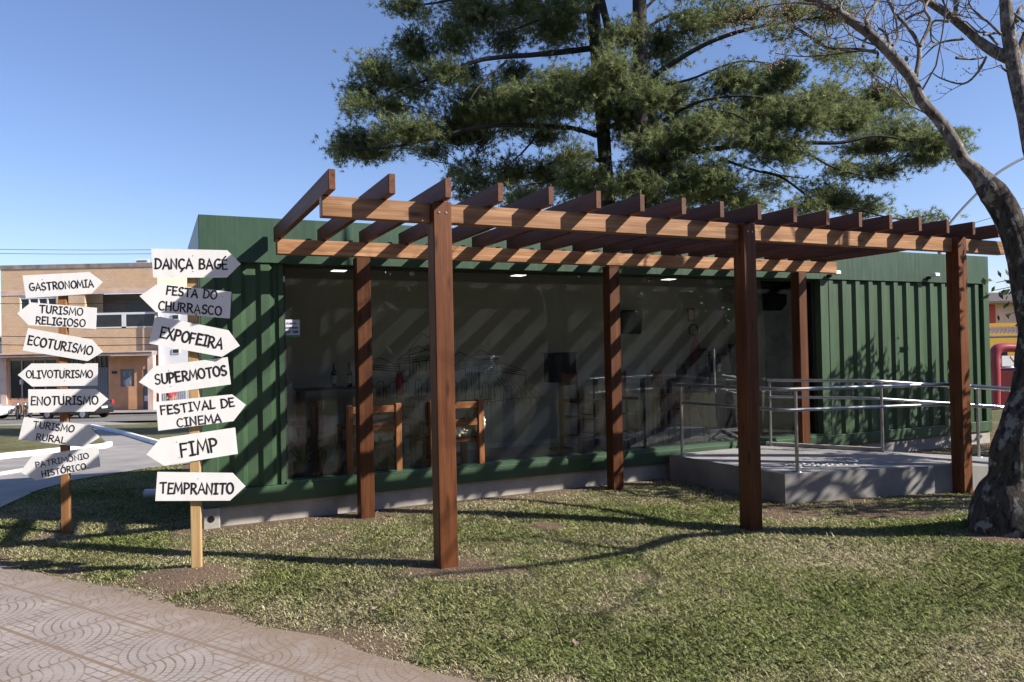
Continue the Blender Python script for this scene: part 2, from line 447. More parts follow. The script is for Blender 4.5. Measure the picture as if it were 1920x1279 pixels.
def soil(x, y):
    x = np.asarray(x, float); y = np.asarray(y, float)
    m = sstep(.45, .75, fbm(x, y, .9, 3)) * .42 + sstep(.5, .75, fbm(x, y, 4.0, 5)) * .35
    for bx, by, r in DIRT:
        d = np.hypot(x - bx, (y - by) * 1.3) + (fbm(x, y, 3.5, 9) - .5) * .9 * r * 1.6
        m = np.maximum(m, (1 - sstep(r * .3, r * 1.15, d)) * .97)
    s_, t_ = ST(x, y)
    m = np.maximum(m, sstep(1.7, 2.4, t_ + (fbm(x, y, 2.2, 11) - .5) * .9) * ((s_ > -1.9) & (s_ < 11) & ((t_ < 2.7) | (s_ > -1.6))) * .8)
    m = np.maximum(m, sstep(3.2, 4.4, s_) * sstep(-.5, .3, t_) * .75)
    e = x * PN[0] + y * PN[1] - 3.16
    m = np.maximum(m, (1 - sstep(-.05, .34, e + (fbm(x, y, 2.6, 21) - .5) * .7)) * .85)
    return np.clip(m, 0, 1)

# ------------------------------------------------------------------ setting: ground, lawn, paths, road
def grid_sheet(name, material, xs, ys, off, attr=None):
    X, Y = np.meshgrid(xs, ys); Z = zg(X, Y) + off
    nx, ny = len(xs), len(ys)
    me = bpy.data.meshes.new(name)
    v = np.stack([X.ravel(), Y.ravel(), Z.ravel()], 1)
    i = np.arange(nx * ny).reshape(ny, nx)
    f = np.stack([i[:-1, :-1], i[:-1, 1:], i[1:, 1:], i[1:, :-1]], -1).reshape(-1, 4)
    me.from_pydata(v.tolist(), [], f.tolist())
    me.polygons.foreach_set('use_smooth', [True] * len(f))
    if attr is not None:
        a = me.attributes.new('soil', 'FLOAT', 'POINT'); a.data.foreach_set('value', attr(X.ravel(), Y.ravel()).astype(np.float32))
    me.materials.append(material)
    o = bpy.data.objects.new(name, me); COL.objects.link(o); return o
def lawn_mat(name, base_scale=1.0, use_attr=True):
    m, n, b = nodes_of(name)
    v = coords(n, 'Object')
    f = ntex(n, v, 5 * base_scale, 8, .7); g = ntex(n, v, 45 * base_scale, 5, .7)
    c = ramp(n, f, [(.35, (.10, .105, .045)), (.5, (.16, .15, .075)), (.66, (.26, .225, .13))])
    c = mixc(n, mth(n, 'MULTIPLY', g, .7), c, (.16, .14, .075), 'MULTIPLY') if False else mixc(n, ramp(n, g, [(.4, (0, 0, 0)), (.65, (.8, .8, .8))]), c, (.055, .06, .024))
    if use_attr:
        a = n.nodes.new('ShaderNodeAttribute'); a.attribute_name = 'soil'
        s = ramp(n, g, [(.3, (.12, .078, .055)), (.7, (.22, .155, .115))])
        c = mixc(n, a.outputs['Fac'], c, s)
    n.links.new(c, b.inputs['Base Color']); b.inputs['Roughness'].default_value = 1; b.inputs['Specular IOR Level'].default_value = .1
    bump(n, b, g, .8, .03); return m
FARLAWN = lawn_mat('far_lawn', .4, False)
xs = np.concatenate([np.arange(-400, -60, 20), np.arange(-60, 60.1, 1.0), np.arange(80, 401, 20)])
ys = np.concatenate([np.arange(-120, -20, 10), np.arange(-20, 60.1, 1.0), np.arange(80, 901, 20)])
tag(grid_sheet('ground', FARLAWN, xs, ys, -.06), kind='structure')
xs = np.arange(-8.0, 11.001, .07); ys = np.arange(2.0, 16.001, .07)
tag(grid_sheet('lawn', lawn_mat('worn_lawn'), xs, ys, 0.0, soil), kind='structure')

def drape(name, material, poly, off, step=.5, thick=None):
    bm = bmesh.new()
    bm.faces.new([bm.verts.new((p[0], p[1], 0)) for p in poly])
    x0, x1 = min(p[0] for p in poly), max(p[0] for p in poly); y0, y1 = min(p[1] for p in poly), max(p[1] for p in poly)
    for a0, a1, nrm, ax in ((x0, x1, (1, 0, 0), 0), (y0, y1, (0, 1, 0), 1)):
        k = math.ceil(a0 / step) * step
        while k < a1:
            co = [0, 0, 0]; co[ax] = k
            bmesh.ops.bisect_plane(bm, geom=bm.verts[:] + bm.edges[:] + bm.faces[:], plane_co=co, plane_no=nrm); k += step
    for q in bm.verts: q.co.z = zgf(q.co.x, q.co.y) + off
    bmesh.ops.recalc_face_normals(bm, faces=bm.faces)
    for f in bm.faces:
        if f.normal.z < 0: f.normal_flip()
    me = bpy.data.meshes.new(name); bm.to_mesh(me); bm.free(); me.materials.append(material)
    o = bpy.data.objects.new(name, me); COL.objects.link(o); return tag(o, kind='structure')

def fan_tile_mat():
    m, n, b = nodes_of('fan_pattern_tiles')
    tc = n.nodes.new('ShaderNodeTexCoord'); sp = n.nodes.new('ShaderNodeSeparateXYZ'); n.links.new(tc.outputs['Object'], sp.inputs[0])
    X, Y = sp.outputs[0], sp.outputs[1]
    T = .4625
    u = mth(n, 'ADD', mth(n, 'MULTIPLY', X, PA[0] / T), mth(n, 'MULTIPLY_ADD', Y, PA[1] / T, (4.875 / T) % 1))
    v = mth(n, 'ADD', mth(n, 'MULTIPLY', X, PN[0] / T), mth(n, 'MULTIPLY_ADD', Y, PN[1] / T, (-2.79 / T) % 1))
    fu, fv = mth(n, 'FRACT', u), mth(n, 'FRACT', v)
    iu, iv = mth(n, 'FLOOR', u), mth(n, 'FLOOR', v)
    par = mth(n, 'FLOORED_MODULO', mth(n, 'ADD', iu, iv), 2)            # every second tile turned round
    cu = mth(n, 'ABSOLUTE', mth(n, 'SUBTRACT', fu, par)); cv = mth(n, 'ABSOLUTE', mth(n, 'SUBTRACT', fv, par))
    def line(x, per, wd):
        g = mth(n, 'FRACT', mth(n, 'DIVIDE', x, per)); d = mth(n, 'MINIMUM', g, mth(n, 'SUBTRACT', 1, g))
        return mth(n, 'LESS_THAN', d, wd)
    r = mth(n, 'SQRT', mth(n, 'ADD', mth(n, 'MULTIPLY', cu, cu), mth(n, 'MULTIPLY', cv, cv)))
    th = mth(n, 'ARCTAN2', cv, cu)
    ring = line(r, .105, .11)
    rid = mth(n, 'FLOOR', mth(n, 'DIVIDE', r, .105))
    seg = line(mth(n, 'MULTIPLY_ADD', rid, .137, mth(n, 'MULTIPLY', th, mth(n, 'MULTIPLY_ADD', rid, .35, 1.0))), .36, .09)
    inside = mth(n, 'LESS_THAN', r, .95)
    arcs = mth(n, 'MULTIPLY', inside, mth(n, 'MAXIMUM', ring, mth(n, 'MULTIPLY', seg, .7)))
    bv = line(fv, .125, .09)
    row = mth(n, 'FLOORED_MODULO', mth(n, 'FLOOR', mth(n, 'DIVIDE', fv, .125)), 2)
    bu = line(mth(n, 'MULTIPLY_ADD', row, .11, fu), .22, .06)
    brick = mth(n, 'MULTIPLY', mth(n, 'SUBTRACT', 1, inside), mth(n, 'MAXIMUM', bv, bu))
    def edge(x, wd): return mth(n, 'LESS_THAN', mth(n, 'MINIMUM', x, mth(n, 'SUBTRACT', 1, x)), wd)
    joint = mth(n, 'MAXIMUM', edge(fu, .022), edge(fv, .03))
    oc = coords(n, 'Object')
    n1 = ntex(n, oc, 3.0, 6, .65); n2 = ntex(n, oc, 60, 4, .7); n3 = ntex(n, oc, 7, 5, .6)
    base = ramp(n, n1, [(.3, (.25, .215, .195)), (.7, (.37, .325, .30))])
    base = mixc(n, ramp(n, n2, [(.35, (0, 0, 0)), (.7, (.45, .45, .45))]), base, (.26, .215, .19))
    wear = ramp(n, n3, [(.34, (.12, .12, .12)), (.58, (.95, .95, .95))])
    pat = mth(n, 'MULTIPLY', mth(n, 'MAXIMUM', arcs, brick), wear)
    c = mixc(n, pat, base, (.135, .105, .09))
    c = mixc(n, mth(n, 'MULTIPLY', joint, .85), c, (.19, .135, .09))
    # sand and soil swept over the tiles beside the grass
    e = mth(n, 'ADD', mth(n, 'MULTIPLY', X, PN[0]), mth(n, 'MULTIPLY_ADD', Y, PN[1], -3.16))
    e = mth(n, 'ADD', e, mth(n, 'MULTIPLY_ADD', n3, .9, -.45))
    sand = mth(n, 'MULTIPLY', mth(n, 'SMOOTH_MIN', 1.0, mth(n, 'MAXIMUM', 0, mth(n, 'MULTIPLY_ADD', e, 1.9, 1.0)), .1), 1.0)
    c = mixc(n, mth(n, 'MULTIPLY', sand, .9), c, mixc(n, n2, (.15, .105, .072), (.29, .22, .165)))
    d2 = mth(n, 'ABSOLUTE', mth(n, 'ADD', mth(n, 'SUBTRACT', mth(n, 'MULTIPLY', v, T), mth(n, 'MULTIPLY', mth(n, 'FLOOR', v), 0)), 0))
    n.links.new(c, b.inputs['Base Color']); b.inputs['Roughness'].default_value = .9
    h = mth(n, 'SUBTRACT', mth(n, 'MULTIPLY', n2, .3), mth(n, 'MAXIMUM', pat, joint))
    bump(n, b, h, .6, .006); return m
def pth(e, a): return (PN[0] * e + PA[0] * a, PN[1] * e + PA[1] * a)
edge_pts = []
for i in range(60):
    a = -9 + i * .16
    e = 3.16 + (float(fbm(a, 3.3, 2.2, 31)) - .5) * .24 - .06 * max(0, -5 - a)
    edge_pts.append(pth(e, a))
poly = edge_pts + [pth(3.1, 6), pth(-3, 6), pth(-3, -9)]
drape('path', fan_tile_mat(), poly, .008, .35)

# far left: paved plaza walk, lawn islands with white kerbs, street
pz = [ground_at(*p) for p in [(-260, 1010), (0, 955), (70, 922), (140, 902), (280, 880), (430, 862)]]
far = [ground_at(*p) for p in [(470, 800), (300, 797), (160, 790), (-60, 790), (-500, 800)]]
drape('plaza_walk', PAVE, [(p.x, p.y) for p in pz + far] + [(-30, 12), (-14, 7.5)], .02, 1.0)
isl1 = [ground_at(*p) for p in [(-420, 905), (0, 862), (203, 838), (168, 799), (-420, 803)]]
isl2 = [ground_at(*p) for p in [(172, 800), (292, 834), (420, 866), (470, 800), (300, 797)]]
FARGR = lawn_mat('island_lawn', .25, False)
drape('lawn_island', FARGR, [(p.x, p.y) for p in isl1], .05, 1.0)
drape('lawn_island', FARGR, [(p.x, p.y) for p in isl2], .05, 1.0)
def kerb(px, h=.16, wd=.16):
    P = [ground_at(*p) for p in px]; mb = M()
    fine = []
    for a, b in zip(P[:-1], P[1:]):
        k = max(2, int((b - a).length / .5))
        fine += [a.lerp(b, i / k) for i in range(k)]
    fine.append(P[-1]); vs = []; fs = []
    for i, p in enumerate(fine):
        d = (fine[min(i + 1, len(fine) - 1)] - fine[max(i - 1, 0)]); d.z = 0; d.normalize(); nn = Vector((-d.y, d.x, 0))
        z = zgf(p.x, p.y)
        for q, zz in ((-.5, -.1), (-.5, h - .02), (-.38, h), (.38, h), (.5, h - .02), (.5, -.1)):
            vs.append((p.x + nn.x * wd * q, p.y + nn.y * wd * q, z + zz))
    for i in range(len(fine) - 1):
        for k in range(5): fs.append((i * 6 + k, i * 6 + k + 1, i * 6 + 7 + k, i * 6 + 6 + k))
    fs += [(0, 1, 2, 3, 4, 5), tuple(len(vs) - 6 + k for k in range(6))]
    mb.add(vs, fs); return tag(mb.build('kerb', KERBM), kind='structure')
kerb([(-420, 906), (0, 863), (120, 850), (196, 842), (205, 838)], .13, .14)
kerb([(170, 801), (230, 815), (292, 834), (420, 866)], .12, .13)
kerb([(-300, 925), (0, 893), (46, 885)], .06, .12)
def strip(name, material, y0, y1, off): return drape(name, material, [(-90, y0), (90, y0), (90, y1), (-90, y1)], off, 2.0)
strip('road', ASPH, 37.0, 46.5, .03)
strip('sidewalk', PAVE, 46.6, 49.2, .13)

# ------------------------------------------------------------------ grass
def polymask(x, y, poly):
    ins = np.zeros(len(x), bool); k = len(poly)
    for i in range(k):
        (xa, ya), (xb, yb) = poly[i], poly[(i + 1) % k]
        c = ((ya > y) != (yb > y)) & (x < (xb - xa) * (y - ya) / (yb - ya + 1e-12) + xa); ins ^= c
    return ins
RAMP_POLY = [(3.98, 2.49), (4.07, .58), (6.1, .05), (8.8, -.67), (9.1, .5), (6.38, 1.22), (5.66, 2.49)]
def grass():
    N = 1750000
    # sample in polar-ish way: more blades near the camera
    y = 3.5 * np.exp(rng.random(N) * math.log(15.0 / 3.5))
    x = (rng.random(N) * 1.86 - .86) * y
    s_, t_ = ST(x, y)
    keep = ~((t_ > 2.46) & (s_ > -1.6) & (s_ < 10.7))
    keep &= ~polymask(s_, t_, [(p[0], p[1]) for p in RAMP_POLY])
    keep &= ~((t_ > 4.9) & (s_ > -1.6))
    for (a, b) in ((-.02, -.02), (3.04, 0), (6.1, 0), (-.05, 2.33), (3.0, 2.33), (6.07, 2.33)):
        keep &= ~((abs(s_ - a) < .1) & (abs(t_ - b) < .1))
    keep &= np.hypot(x - 4.33, y - 6.42) > .34
    e = x * PN[0] + y * PN[1] - 3.16 + .06 * np.maximum(0, -5 - (x * PA[0] + y * PA[1]))
    keep &= (e > -.05) | ((e > -.55) & (rng.random(N) < .05 * np.exp(np.minimum(e, 0) * 5) * (fbm(x, y, 5, 77) > .5)))
    keep &= ~(polymask(x, y, [(p.x, p.y) for p in pz + far] + [(-30, 12), (-14, 7.5)]))
    so_ = soil(x, y)
    keep &= rng.random(N) > so_ * 1.0 - .10
    dens = .35 + .65 * fbm(x, y, 1.4, 41) * 1.5
    keep &= rng.random(N) < dens
    x, y, so_ = x[keep], y[keep], so_[keep]; n = len(x)
    z = zg(x, y)
    dist = y
    ht = (.009 + .021 * rng.random(n) ** 1.6) * (1 - .55 * so_) * (.7 + .7 * fbm(x, y, 1.1, 51))
    tall = rng.random(n) < .02; ht[tall] *= 1.8
    wd = (.0013 + .0014 * rng.random(n)) * np.maximum(1, dist / 5.0) ** .9
    broad = rng.random(n) < .02; wd[broad] *= 2.6
    a = rng.random(n) * 2 * pi; lean = ht * (.5 + 1.6 * rng.random(n))
    dx, dy = np.cos(a), np.sin(a)
    b = a + pi / 2 + (rng.random(n) - .5)
    wx, wy = np.cos(b) * wd, np.sin(b) * wd
    base = np.stack([x, y, z - .004], 1)
    mid = base + np.stack([dx * lean * .42, dy * lean * .42, ht * .72], 1)
    tip = base + np.stack([dx * lean, dy * lean, ht], 1)
    W = np.stack([wx, wy, np.zeros(n)], 1)
    q = np.stack([base - W, base + W, mid + W * .8, tip, mid - W * .8], 1)
    verts = q.reshape(-1, 3)
    pal = np.array([(.17, .22, .065), (.25, .30, .10), (.34, .36, .155), (.46, .43, .25), (.55, .49, .33)])
    dry = np.clip(fbm(x, y, 1.0, 61) * 1.0 - .02 + so_ * .45 + (rng.random(n) - .5) * .55, 0, .999)
    idx = dry * 4; i0 = idx.astype(int); fr = (idx - i0)[:, None]
    tint = pal[i0] * (1 - fr) + pal[i0 + 1] * fr
    cl = sstep(.56, .72, fbm(x, y, 6.5, 91))[:, None]
    tint = tint * (1 - .45 * cl) + np.array([.25, .31, .09]) * .45 * cl
    dk = sstep(.55, .75, fbm(x, y, 2.3, 97))[:, None]; tint = tint * (1 - .2 * dk)
    tint *= (.65 + .7 * rng.random(n))[:, None]
    o = fast_mesh('grass', GRASSM, verts, 5, tint)
    tag(o, 'short worn green and straw coloured grass of the lawn before the pergola', 'grass', kind='stuff')
grass()
#@@OBJECTS@@

# ================================================================== kiosk (green shipping container)
SC, TC, ZB = -1.605, 2.55, .18
LEN, WID, HT = 12.26, 2.44, 2.915
kiosk = thing('container_kiosk', 'long dark green shipping container kiosk with a glazed front behind the pergola', 'kiosk', L(SC, TC), TH)
def K(s): return s - SC
GX0, GX1 = K(-.794), K(6.81)
M().box(.02, LEN - .02, .04, WID - .04, -.25, ZB - .002).build('plinth', CONC, kiosk)
rl = M(); rl.bbox(.0, LEN, .0, .11, ZB, .345); rl.box(0.003, .09, .11, WID - .11, ZB, .345); rl.box(LEN - .09, LEN - .003, .11, WID - .11, ZB, .345); rl.bbox(0, LEN, WID - .11, WID, ZB, .345)
rl.build('bottom_rail', GREEN, kiosk)
bd = M(); bd.bbox(0, LEN, 0, .06, 2.632, ZB + HT, .004); bd.bbox(0, .06, .062, WID - .062, 2.632, ZB + HT, .004); bd.bbox(LEN - .06, LEN, .062, WID - .062, 2.632, ZB + HT, .004); bd.bbox(0, LEN, WID - .06, WID, 2.632, ZB + HT, .004)
bd.build('fascia_band', GREEN_BAND, kiosk)
M().box(.05, LEN - .05, .05, WID - .05, 2.98, 3.03).build('roof', GREEN, kiosk)
for a, b in ((0, 0), (LEN - .15, 0), (0, WID - .15), (LEN - .15, WID - .15)):
    M().bbox(a + .002, a + .148, b + .002, b + .148, .346, 2.630).build('corner_post', GREEN, kiosk)
def corrugated(a0, a1, axis='x', off=.0, face=1, z0=.35, z1=2.628, phase=0.0):
    """trapezoid profile; axis x: runs along a, outer face at b=off; axis y likewise"""
    p = .278; d = .042; prof = []
    xs_ = []; k = math.floor((a0 - phase) / p)
    while k * p + phase < a1 + p:
        o = k * p + phase
        for dx, dd in ((0, 0), (.085, 0), (.13, d), (.232, d)): xs_.append((o + dx, dd))
        k += 1
    pts = [(a0, None)] + [q for q in xs_ if a0 + .002 < q[0] < a1 - .002] + [(a1, None)]
    def dep(x):
        for (xa, da), (xb, db) in zip(xs_[:-1], xs_[1:]):
            if xa <= x <= xb: return da + (db - da) * (x - xa) / (xb - xa)
        return 0
    pts = [(x, dep(x) if q is None else q) for x, q in pts]
    mb = M(); n = len(pts); vs = []
    for th_ in (0, .004):
        for z in (z0, z1):
            for x, q in pts:
                y = off + face * (q + th_)
                vs.append((x, y, z) if axis == 'x' else (y, x, z))
    fs = []
    for i in range(n - 1):
        fs += [(i, i + 1, n + i + 1, n + i), (2 * n + i, 3 * n + i, 3 * n + i + 1, 2 * n + i + 1), (i, 2 * n + i, 2 * n + i + 1, i + 1), (n + i, n + i + 1, 3 * n + i + 1, 3 * n + i)]
    fs += [(0, n, 3 * n, 2 * n), (n - 1, 3 * n - 1, 4 * n - 1, 2 * n - 1)]
    return mb.add(vs, fs)
corrugated(.15, GX0 - .002, 'x', .02, 1, phase=.03).build('corrugated_wall', GREEN, kiosk)
corrugated(GX1 + .16, LEN - .15, 'x', .02, 1, phase=K(6.99)).build('corrugated_wall', GREEN, kiosk)
corrugated(.15, WID - .15, 'y', .02, 1).build('corrugated_wall', GREEN, kiosk)
corrugated(.15, WID - .15, 'y', LEN - .02, -1).build('corrugated_wall', GREEN, kiosk)
corrugated(.15, LEN - .15, 'x', WID - .02, -1).build('corrugated_wall', GREEN, kiosk)
# dark jambs, head track and sill of the glazing
GB = .15
fr = M(); fr.box(GX0, GX0 + .03, GB - .03, GB + .04, .38, 2.60); fr.box(GX1 - .03, GX1, GB - .03, GB + .04, .38, 2.60); fr.box(GX0, GX1, GB - .03, GB + .04, 2.602, 2.63)
fr.build('glazing_frame', mat('dark_frame', (.03, .04, .035), .4, .1), kiosk)
jb = M(); jb.box(GX0 - .05, GX0 - .001, .03, GB + .04, .35, 2.628); jb.box(GX1 + .001, GX1 + .155, .014, GB + .04, .35, 2.628); jb.box(GX0 - .05, GX1 + .155, .062, GB + .06, 2.632, 2.70)
jb.build('recess_lining', GREEN, kiosk)
M().box(GX0, GX1, .012, GB + .05, .347, .378).build('sill', mat('green_sill', (.06, .11, .07), .25, .1), kiosk)
joints = [-.764, .335, 1.58, 2.826, 3.83, 4.828, 5.624, 6.78]
for i, (s0, s1) in enumerate(zip(joints[:-1], joints[1:])):
    M().box(K(s0) + .003, K(s1) - .003, GB, GB + .008, .381, 2.599).build('glass_pane', GLASS, kiosk)
for s0 in (4.90, 5.55):
    h = M(); h.tube([(K(s0), GB - .04, 1.05), (K(s0), GB - .04, 1.65)], .014, 8); h.tube([(K(s0), GB - .04, 1.12), (K(s0), GB, 1.12)], .01, 6); h.tube([(K(s0), GB - .04, 1.58), (K(s0), GB, 1.58)], .01, 6)
    h.build('door_handle', STEEL, kiosk)
br = M()
for s0 in (4.86, 5.66, 3.80): br.box(K(s0) - .04, K(s0) + .04, GB - .012, GB - .001, 2.53, 2.595)
br.build('patch_fitting', STEEL, kiosk)
# interior shell
FZ = .24
M().box(.12, LEN - .14, GB + .055, WID - .13, FZ - .04, FZ).build('interior_floor', FLOORM, kiosk)
iw = M(); iw.box(.12, LEN - .14, 2.24, 2.28, FZ + .001, 2.70); iw.box(.12, .16, .12, 2.238, FZ + .001, 2.70); iw.box(GX1 + .10, GX1 + .16, .12, 2.238, FZ + .001, 2.70); iw.box(.162, GX0 - .01, .10, .118, FZ + .001, 2.70)
iw.build('interior_wall', CREAM, kiosk)
M().box(.12, LEN - .14, .12, 2.28, 2.702, 2.74).build('interior_ceiling', CEIL, kiosk)
M().box(.17, GX1 + .09, 2.222, 2.239, FZ + .001, FZ + .07).build('skirting', mat('white_skirting', (.7, .7, .68), .5), kiosk)
for s0 in (.01, 2.41, 4.87, 6.4):
    c = M(); c.bbox(K(s0) - .09, K(s0) + .09, .95, 1.13, 2.684, 2.701, .004); ho = c.build('ceiling_lamp', mat('lamp_rim', (.8, .8, .8), .4), kiosk)
    M().box(K(s0) - .08, K(s0) + .08, .96, 1.12, 2.680, 2.6835).build('diffuser', LED, ho)
# mural: line drawing of the town on the back wall
mu = M(); r_ = random.Random(4)
def mline(pts, wd=.008): wd *= 1.7; ribbon(mu, [Vector((K(a), 0, z)) for a, z in pts], wd, -2.2385 + .0003 * r_.random())
MY = 2.2385
def house(a, z, w_, h_, skew, n):
    mline([(a, z), (a, z + h_), (a + w_, z + h_ + skew), (a + w_, z + skew)])
    for i in range(3): mline([(a - .03, z + h_ + .03 * i), (a + w_ + .03, z + h_ + skew + .03 * i)], .006)
    mline([(a, z + h_ + .07), (a + w_ * .5, z + h_ + .2 + skew), (a + w_, z + h_ + .07 + skew)], .006)
    for i in range(n):
        x0 = a + w_ * (i + .25) / n; ww = w_ / n * .5; zz = z + skew * (i + .5) / n
        mline([(x0, zz)] + [(x0 + ww / 2 - ww / 2 * cos(t), zz + h_ * .45 + ww / 2 * sin(t)) for t in [pi * k / 7 for k in range(8)]] + [(x0 + ww, zz)], .006)
        mline([(x0 + ww / 2, zz), (x0 + ww / 2, zz + h_ * .45)], .004)
house(.55, 1.12, .55, .36, -.06, 3); house(1.10, .98, .55, .55, .05, 3); house(1.7, 1.0, .6, .36, .12, 4); house(2.32, 1.0, .75, .42, -.12, 4); house(1.25, 1.35, .4, .3, .1, 2); house(2.1, 1.32, .5, .16, .02, 4)
for i in range(24):
    a = .6 + i * .115; mline([(a + r_.uniform(-.02, .02), .86 + r_.uniform(-.03, .04)), (a + r_.uniform(-.05, .05), 1.06 + r_.uniform(-.05, .1))], .006)
for i in range(9): mline([(2.6 + i * .07, 1.30 - i * .02), (2.85 + i * .06, .95 + r_.uniform(-.03, .03))], .006)
for i in range(7): mline([(.5 + i * .4, .97 + r_.uniform(-.05, .05)), (.95 + i * .4, .93 + r_.uniform(-.05, .05))], .006)
mu.build('mural', mat('mural_ink', (.03, .033, .036), .9), kiosk, recalc=False)
# notice stuck behind the first pane
nb = M(); nb.box(K(-.79), K(-.615), .142, .1485, 1.868, 2.055); no = nb.build('notice', mat('notice_paper', (.55, .57, .66), .6, .04), kiosk)
M().box(K(-.79), K(-.615), .1405, .1418, 1.868, 1.892).build('notice_strip', mat('notice_green', (.03, .22, .10), .5), no)
nl = M(); lettering(nl, 'MONITORADO', .14, .016, K(-.703), 1.968, -.1402, .0045, 0, 3); lettering(nl, '3247 1989', .14, .026, K(-.703), 1.925, -.1402, .006, 0, 4)
for i in range(9): nl.add([(K(-.755) + .012 * i + q[0], .1402 - .0004 * (i % 3), 2.012 + (.006 if i % 2 else -.002) + q[1]) for q in ((0, -.008), (.008, -.008), (.009, .009), (.001, .009))], [(0, 1, 2, 3)])
nl.ball((K(-.703), .1403, 2.012), .011, (1, .1, 1)); nl.build('lettering', mat('notice_ink', (.03, .05, .14), .6), no, recalc=False)
# floodlights on the band
for s0, z0 in ((6.95, 2.715), (9.12, 2.735)):
    f = M(); f.bbox(K(s0) - .015, K(s0) + .03, -.05, .0, z0 - .06, z0 - .01); f.tube([(K(s0) + .01, -.03, z0 - .03), (K(s0) + .05, -.09, z0)], .012, 6)
    lo = f.build('floodlight', BLACK, kiosk)
    M().bbox(K(s0) - .005, K(s0) + .115, -.15, -.06, z0 - .025, z0 + .035, .012).build('lamp_housing', mat('white_lamp_plastic', (.85, .85, .85), .3, .02), lo)
# concrete block and cable hole at the near corner, small pipe
M().bbox(.0, .16, -.02, .02, -.1, ZB - .004, .01).build('foundation_block', CONC, kiosk)
hb = M(); hb.tube([(.075, -.024, .075), (.075, .01, .075)], [.033, .033], 14); hb.build('pipe_hole', BLACK, kiosk)

# ================================================================== pergola
HP, D = 2.8371, 3.0591
pg = thing('pergola', 'varnished brown timber pergola of posts, beams and rafters before the green kiosk', 'pergola', L(0, 0), TH)
PW = .075
gz = lambda s, t: zgf(*L(s, t)[:2])
for t in (.0, 2.26):
    for i in range(3):
        s = i * D + (0 if t == 0 else -.0468)
        top = HP if t == 0 else HP - .16
        po = M().bbox(-PW, PW, -PW, PW, gz(s, t) - .08, top, .007).build('post', W_POST, pg, (s, t, 0))
        if t == 0:
            b = M()
            for dx in (-.028, .03): b.tube([(dx, -PW - .006, HP - .085), (dx, -PW + .01, HP - .085)], .008, 8)
            b.build('bolt', STEEL, po)
# front beam in lengths between the posts, flush behind the post faces
for a, b in ((-.907, -PW - .002), (PW + .002, D - PW - .002), (D + PW + .002, 2 * D - PW - .002), (2 * D + PW + .002, 2 * D + .86)):
    M().bbox(-(b - a) / 2, (b - a) / 2, -.015, .075, HP - .155, HP - .003, .005).build('beam', W_BEAM, pg, ((a + b) / 2, 0, 0))
a, b = -.905, 6.75
M().bbox(-(b - a) / 2, (b - a) / 2, -.05, .05, HP - .153, HP - .003, .005).build('beam', W_BEAM, pg, ((a + b) / 2, 2.25, 0))
RO = .026
for i in range(18):
    s = (i - 2) * D / 7 + RO - .025
    jz = random.uniform(-.004, .004); ln = 2.47 + .225 + random.uniform(-.02, .0)
    y1 = 2.47; y0 = y1 - ln
    M().bbox(-.025, .025, -(y1 - y0) / 2, (y1 - y0) / 2, 0, .148, .004).build('rafter', W_RAFT, pg, (s, (y0 + y1) / 2, HP + .001 + max(0, jz)), random.uniform(-.004, .004))

# ================================================================== ramp and handrails
rp = thing('access_ramp', 'grey concrete platform and ramp leading up to the kiosk door', 'ramp', L(5, 1.4), 0)
def RL(s, t, z): q = L(s, t, z) - L(5, 1.4); return (q.x, q.y, q.z)
ZP = .30
def slab(poly, zt):
    k = len(poly); top = [RL(s, t, z) for (s, t), z in zip(poly, zt)]; bot = [RL(s, t, -.25) for s, t in poly]
    return M().add(top + bot, [tuple(range(k)), tuple(range(k, 2 * k))[::-1]] + [(i, k + i, k + (i + 1) % k, (i + 1) % k) for i in range(k)])
A_, B_, C_, D_, E_ = (3.98, 2.48), (4.07, .58), (6.1, .05), (6.38, 1.22), (5.66, 2.48)
slab([A_, B_, C_, D_, E_], [ZP] * 5).build('platform', CONC2, rp)
dv = (cos(radians(-15)), sin(radians(-15)))
C2 = (C_[0] + 2.9 * dv[0], C_[1] + 2.9 * dv[1]); D2 = (D_[0] + 2.9 * dv[0], D_[1] + 2.9 * dv[1])
slab([(C_[0] + .003, C_[1]), C2, D2, (D_[0] + .003, D_[1])], [ZP - .002, .03, .03, ZP - .002]).build('slope', CONC2, rp)
kb = M()
def kerbseg(a, b, za, zb):
    d = Vector((b[0] - a[0], b[1] - a[1])).normalized(); n_ = Vector((-d.y, d.x)) * -.06
    vs = [RL(a[0], a[1], za - .02), RL(b[0], b[1], zb - .02), RL(b[0] + n_.x, b[1] + n_.y, zb - .02), RL(a[0] + n_.x, a[1] + n_.y, za - .02)]
    vs += [(x, y, z + .07) for x, y, z in vs]
    kb.add(vs, [(0, 1, 2, 3), (4, 5, 6, 7), (0, 1, 5, 4), (1, 2, 6, 5), (2, 3, 7, 6), (3, 0, 4, 7)])
ins = .012
kerbseg((E_[0] - .02, E_[1]), (D_[0] - .02, D_[1]), ZP, ZP); 
kb.build('kerb_edge', CONC, rp)
tp = M()
for i in range(9):
    for j in range(4):
        q = L(4.55 + i * .11, .83 + j * .075 - i * .028, ZP) - L(5, 1.4)
        tp.lathe([(.028, -.001), (.024, .007), (.0, .008)], (q.x, q.y, q.z), 8)
tag(tp.build('tactile_strip', mat('tactile_studs', (.42, .42, .42), .7), rp), kind='stuff')

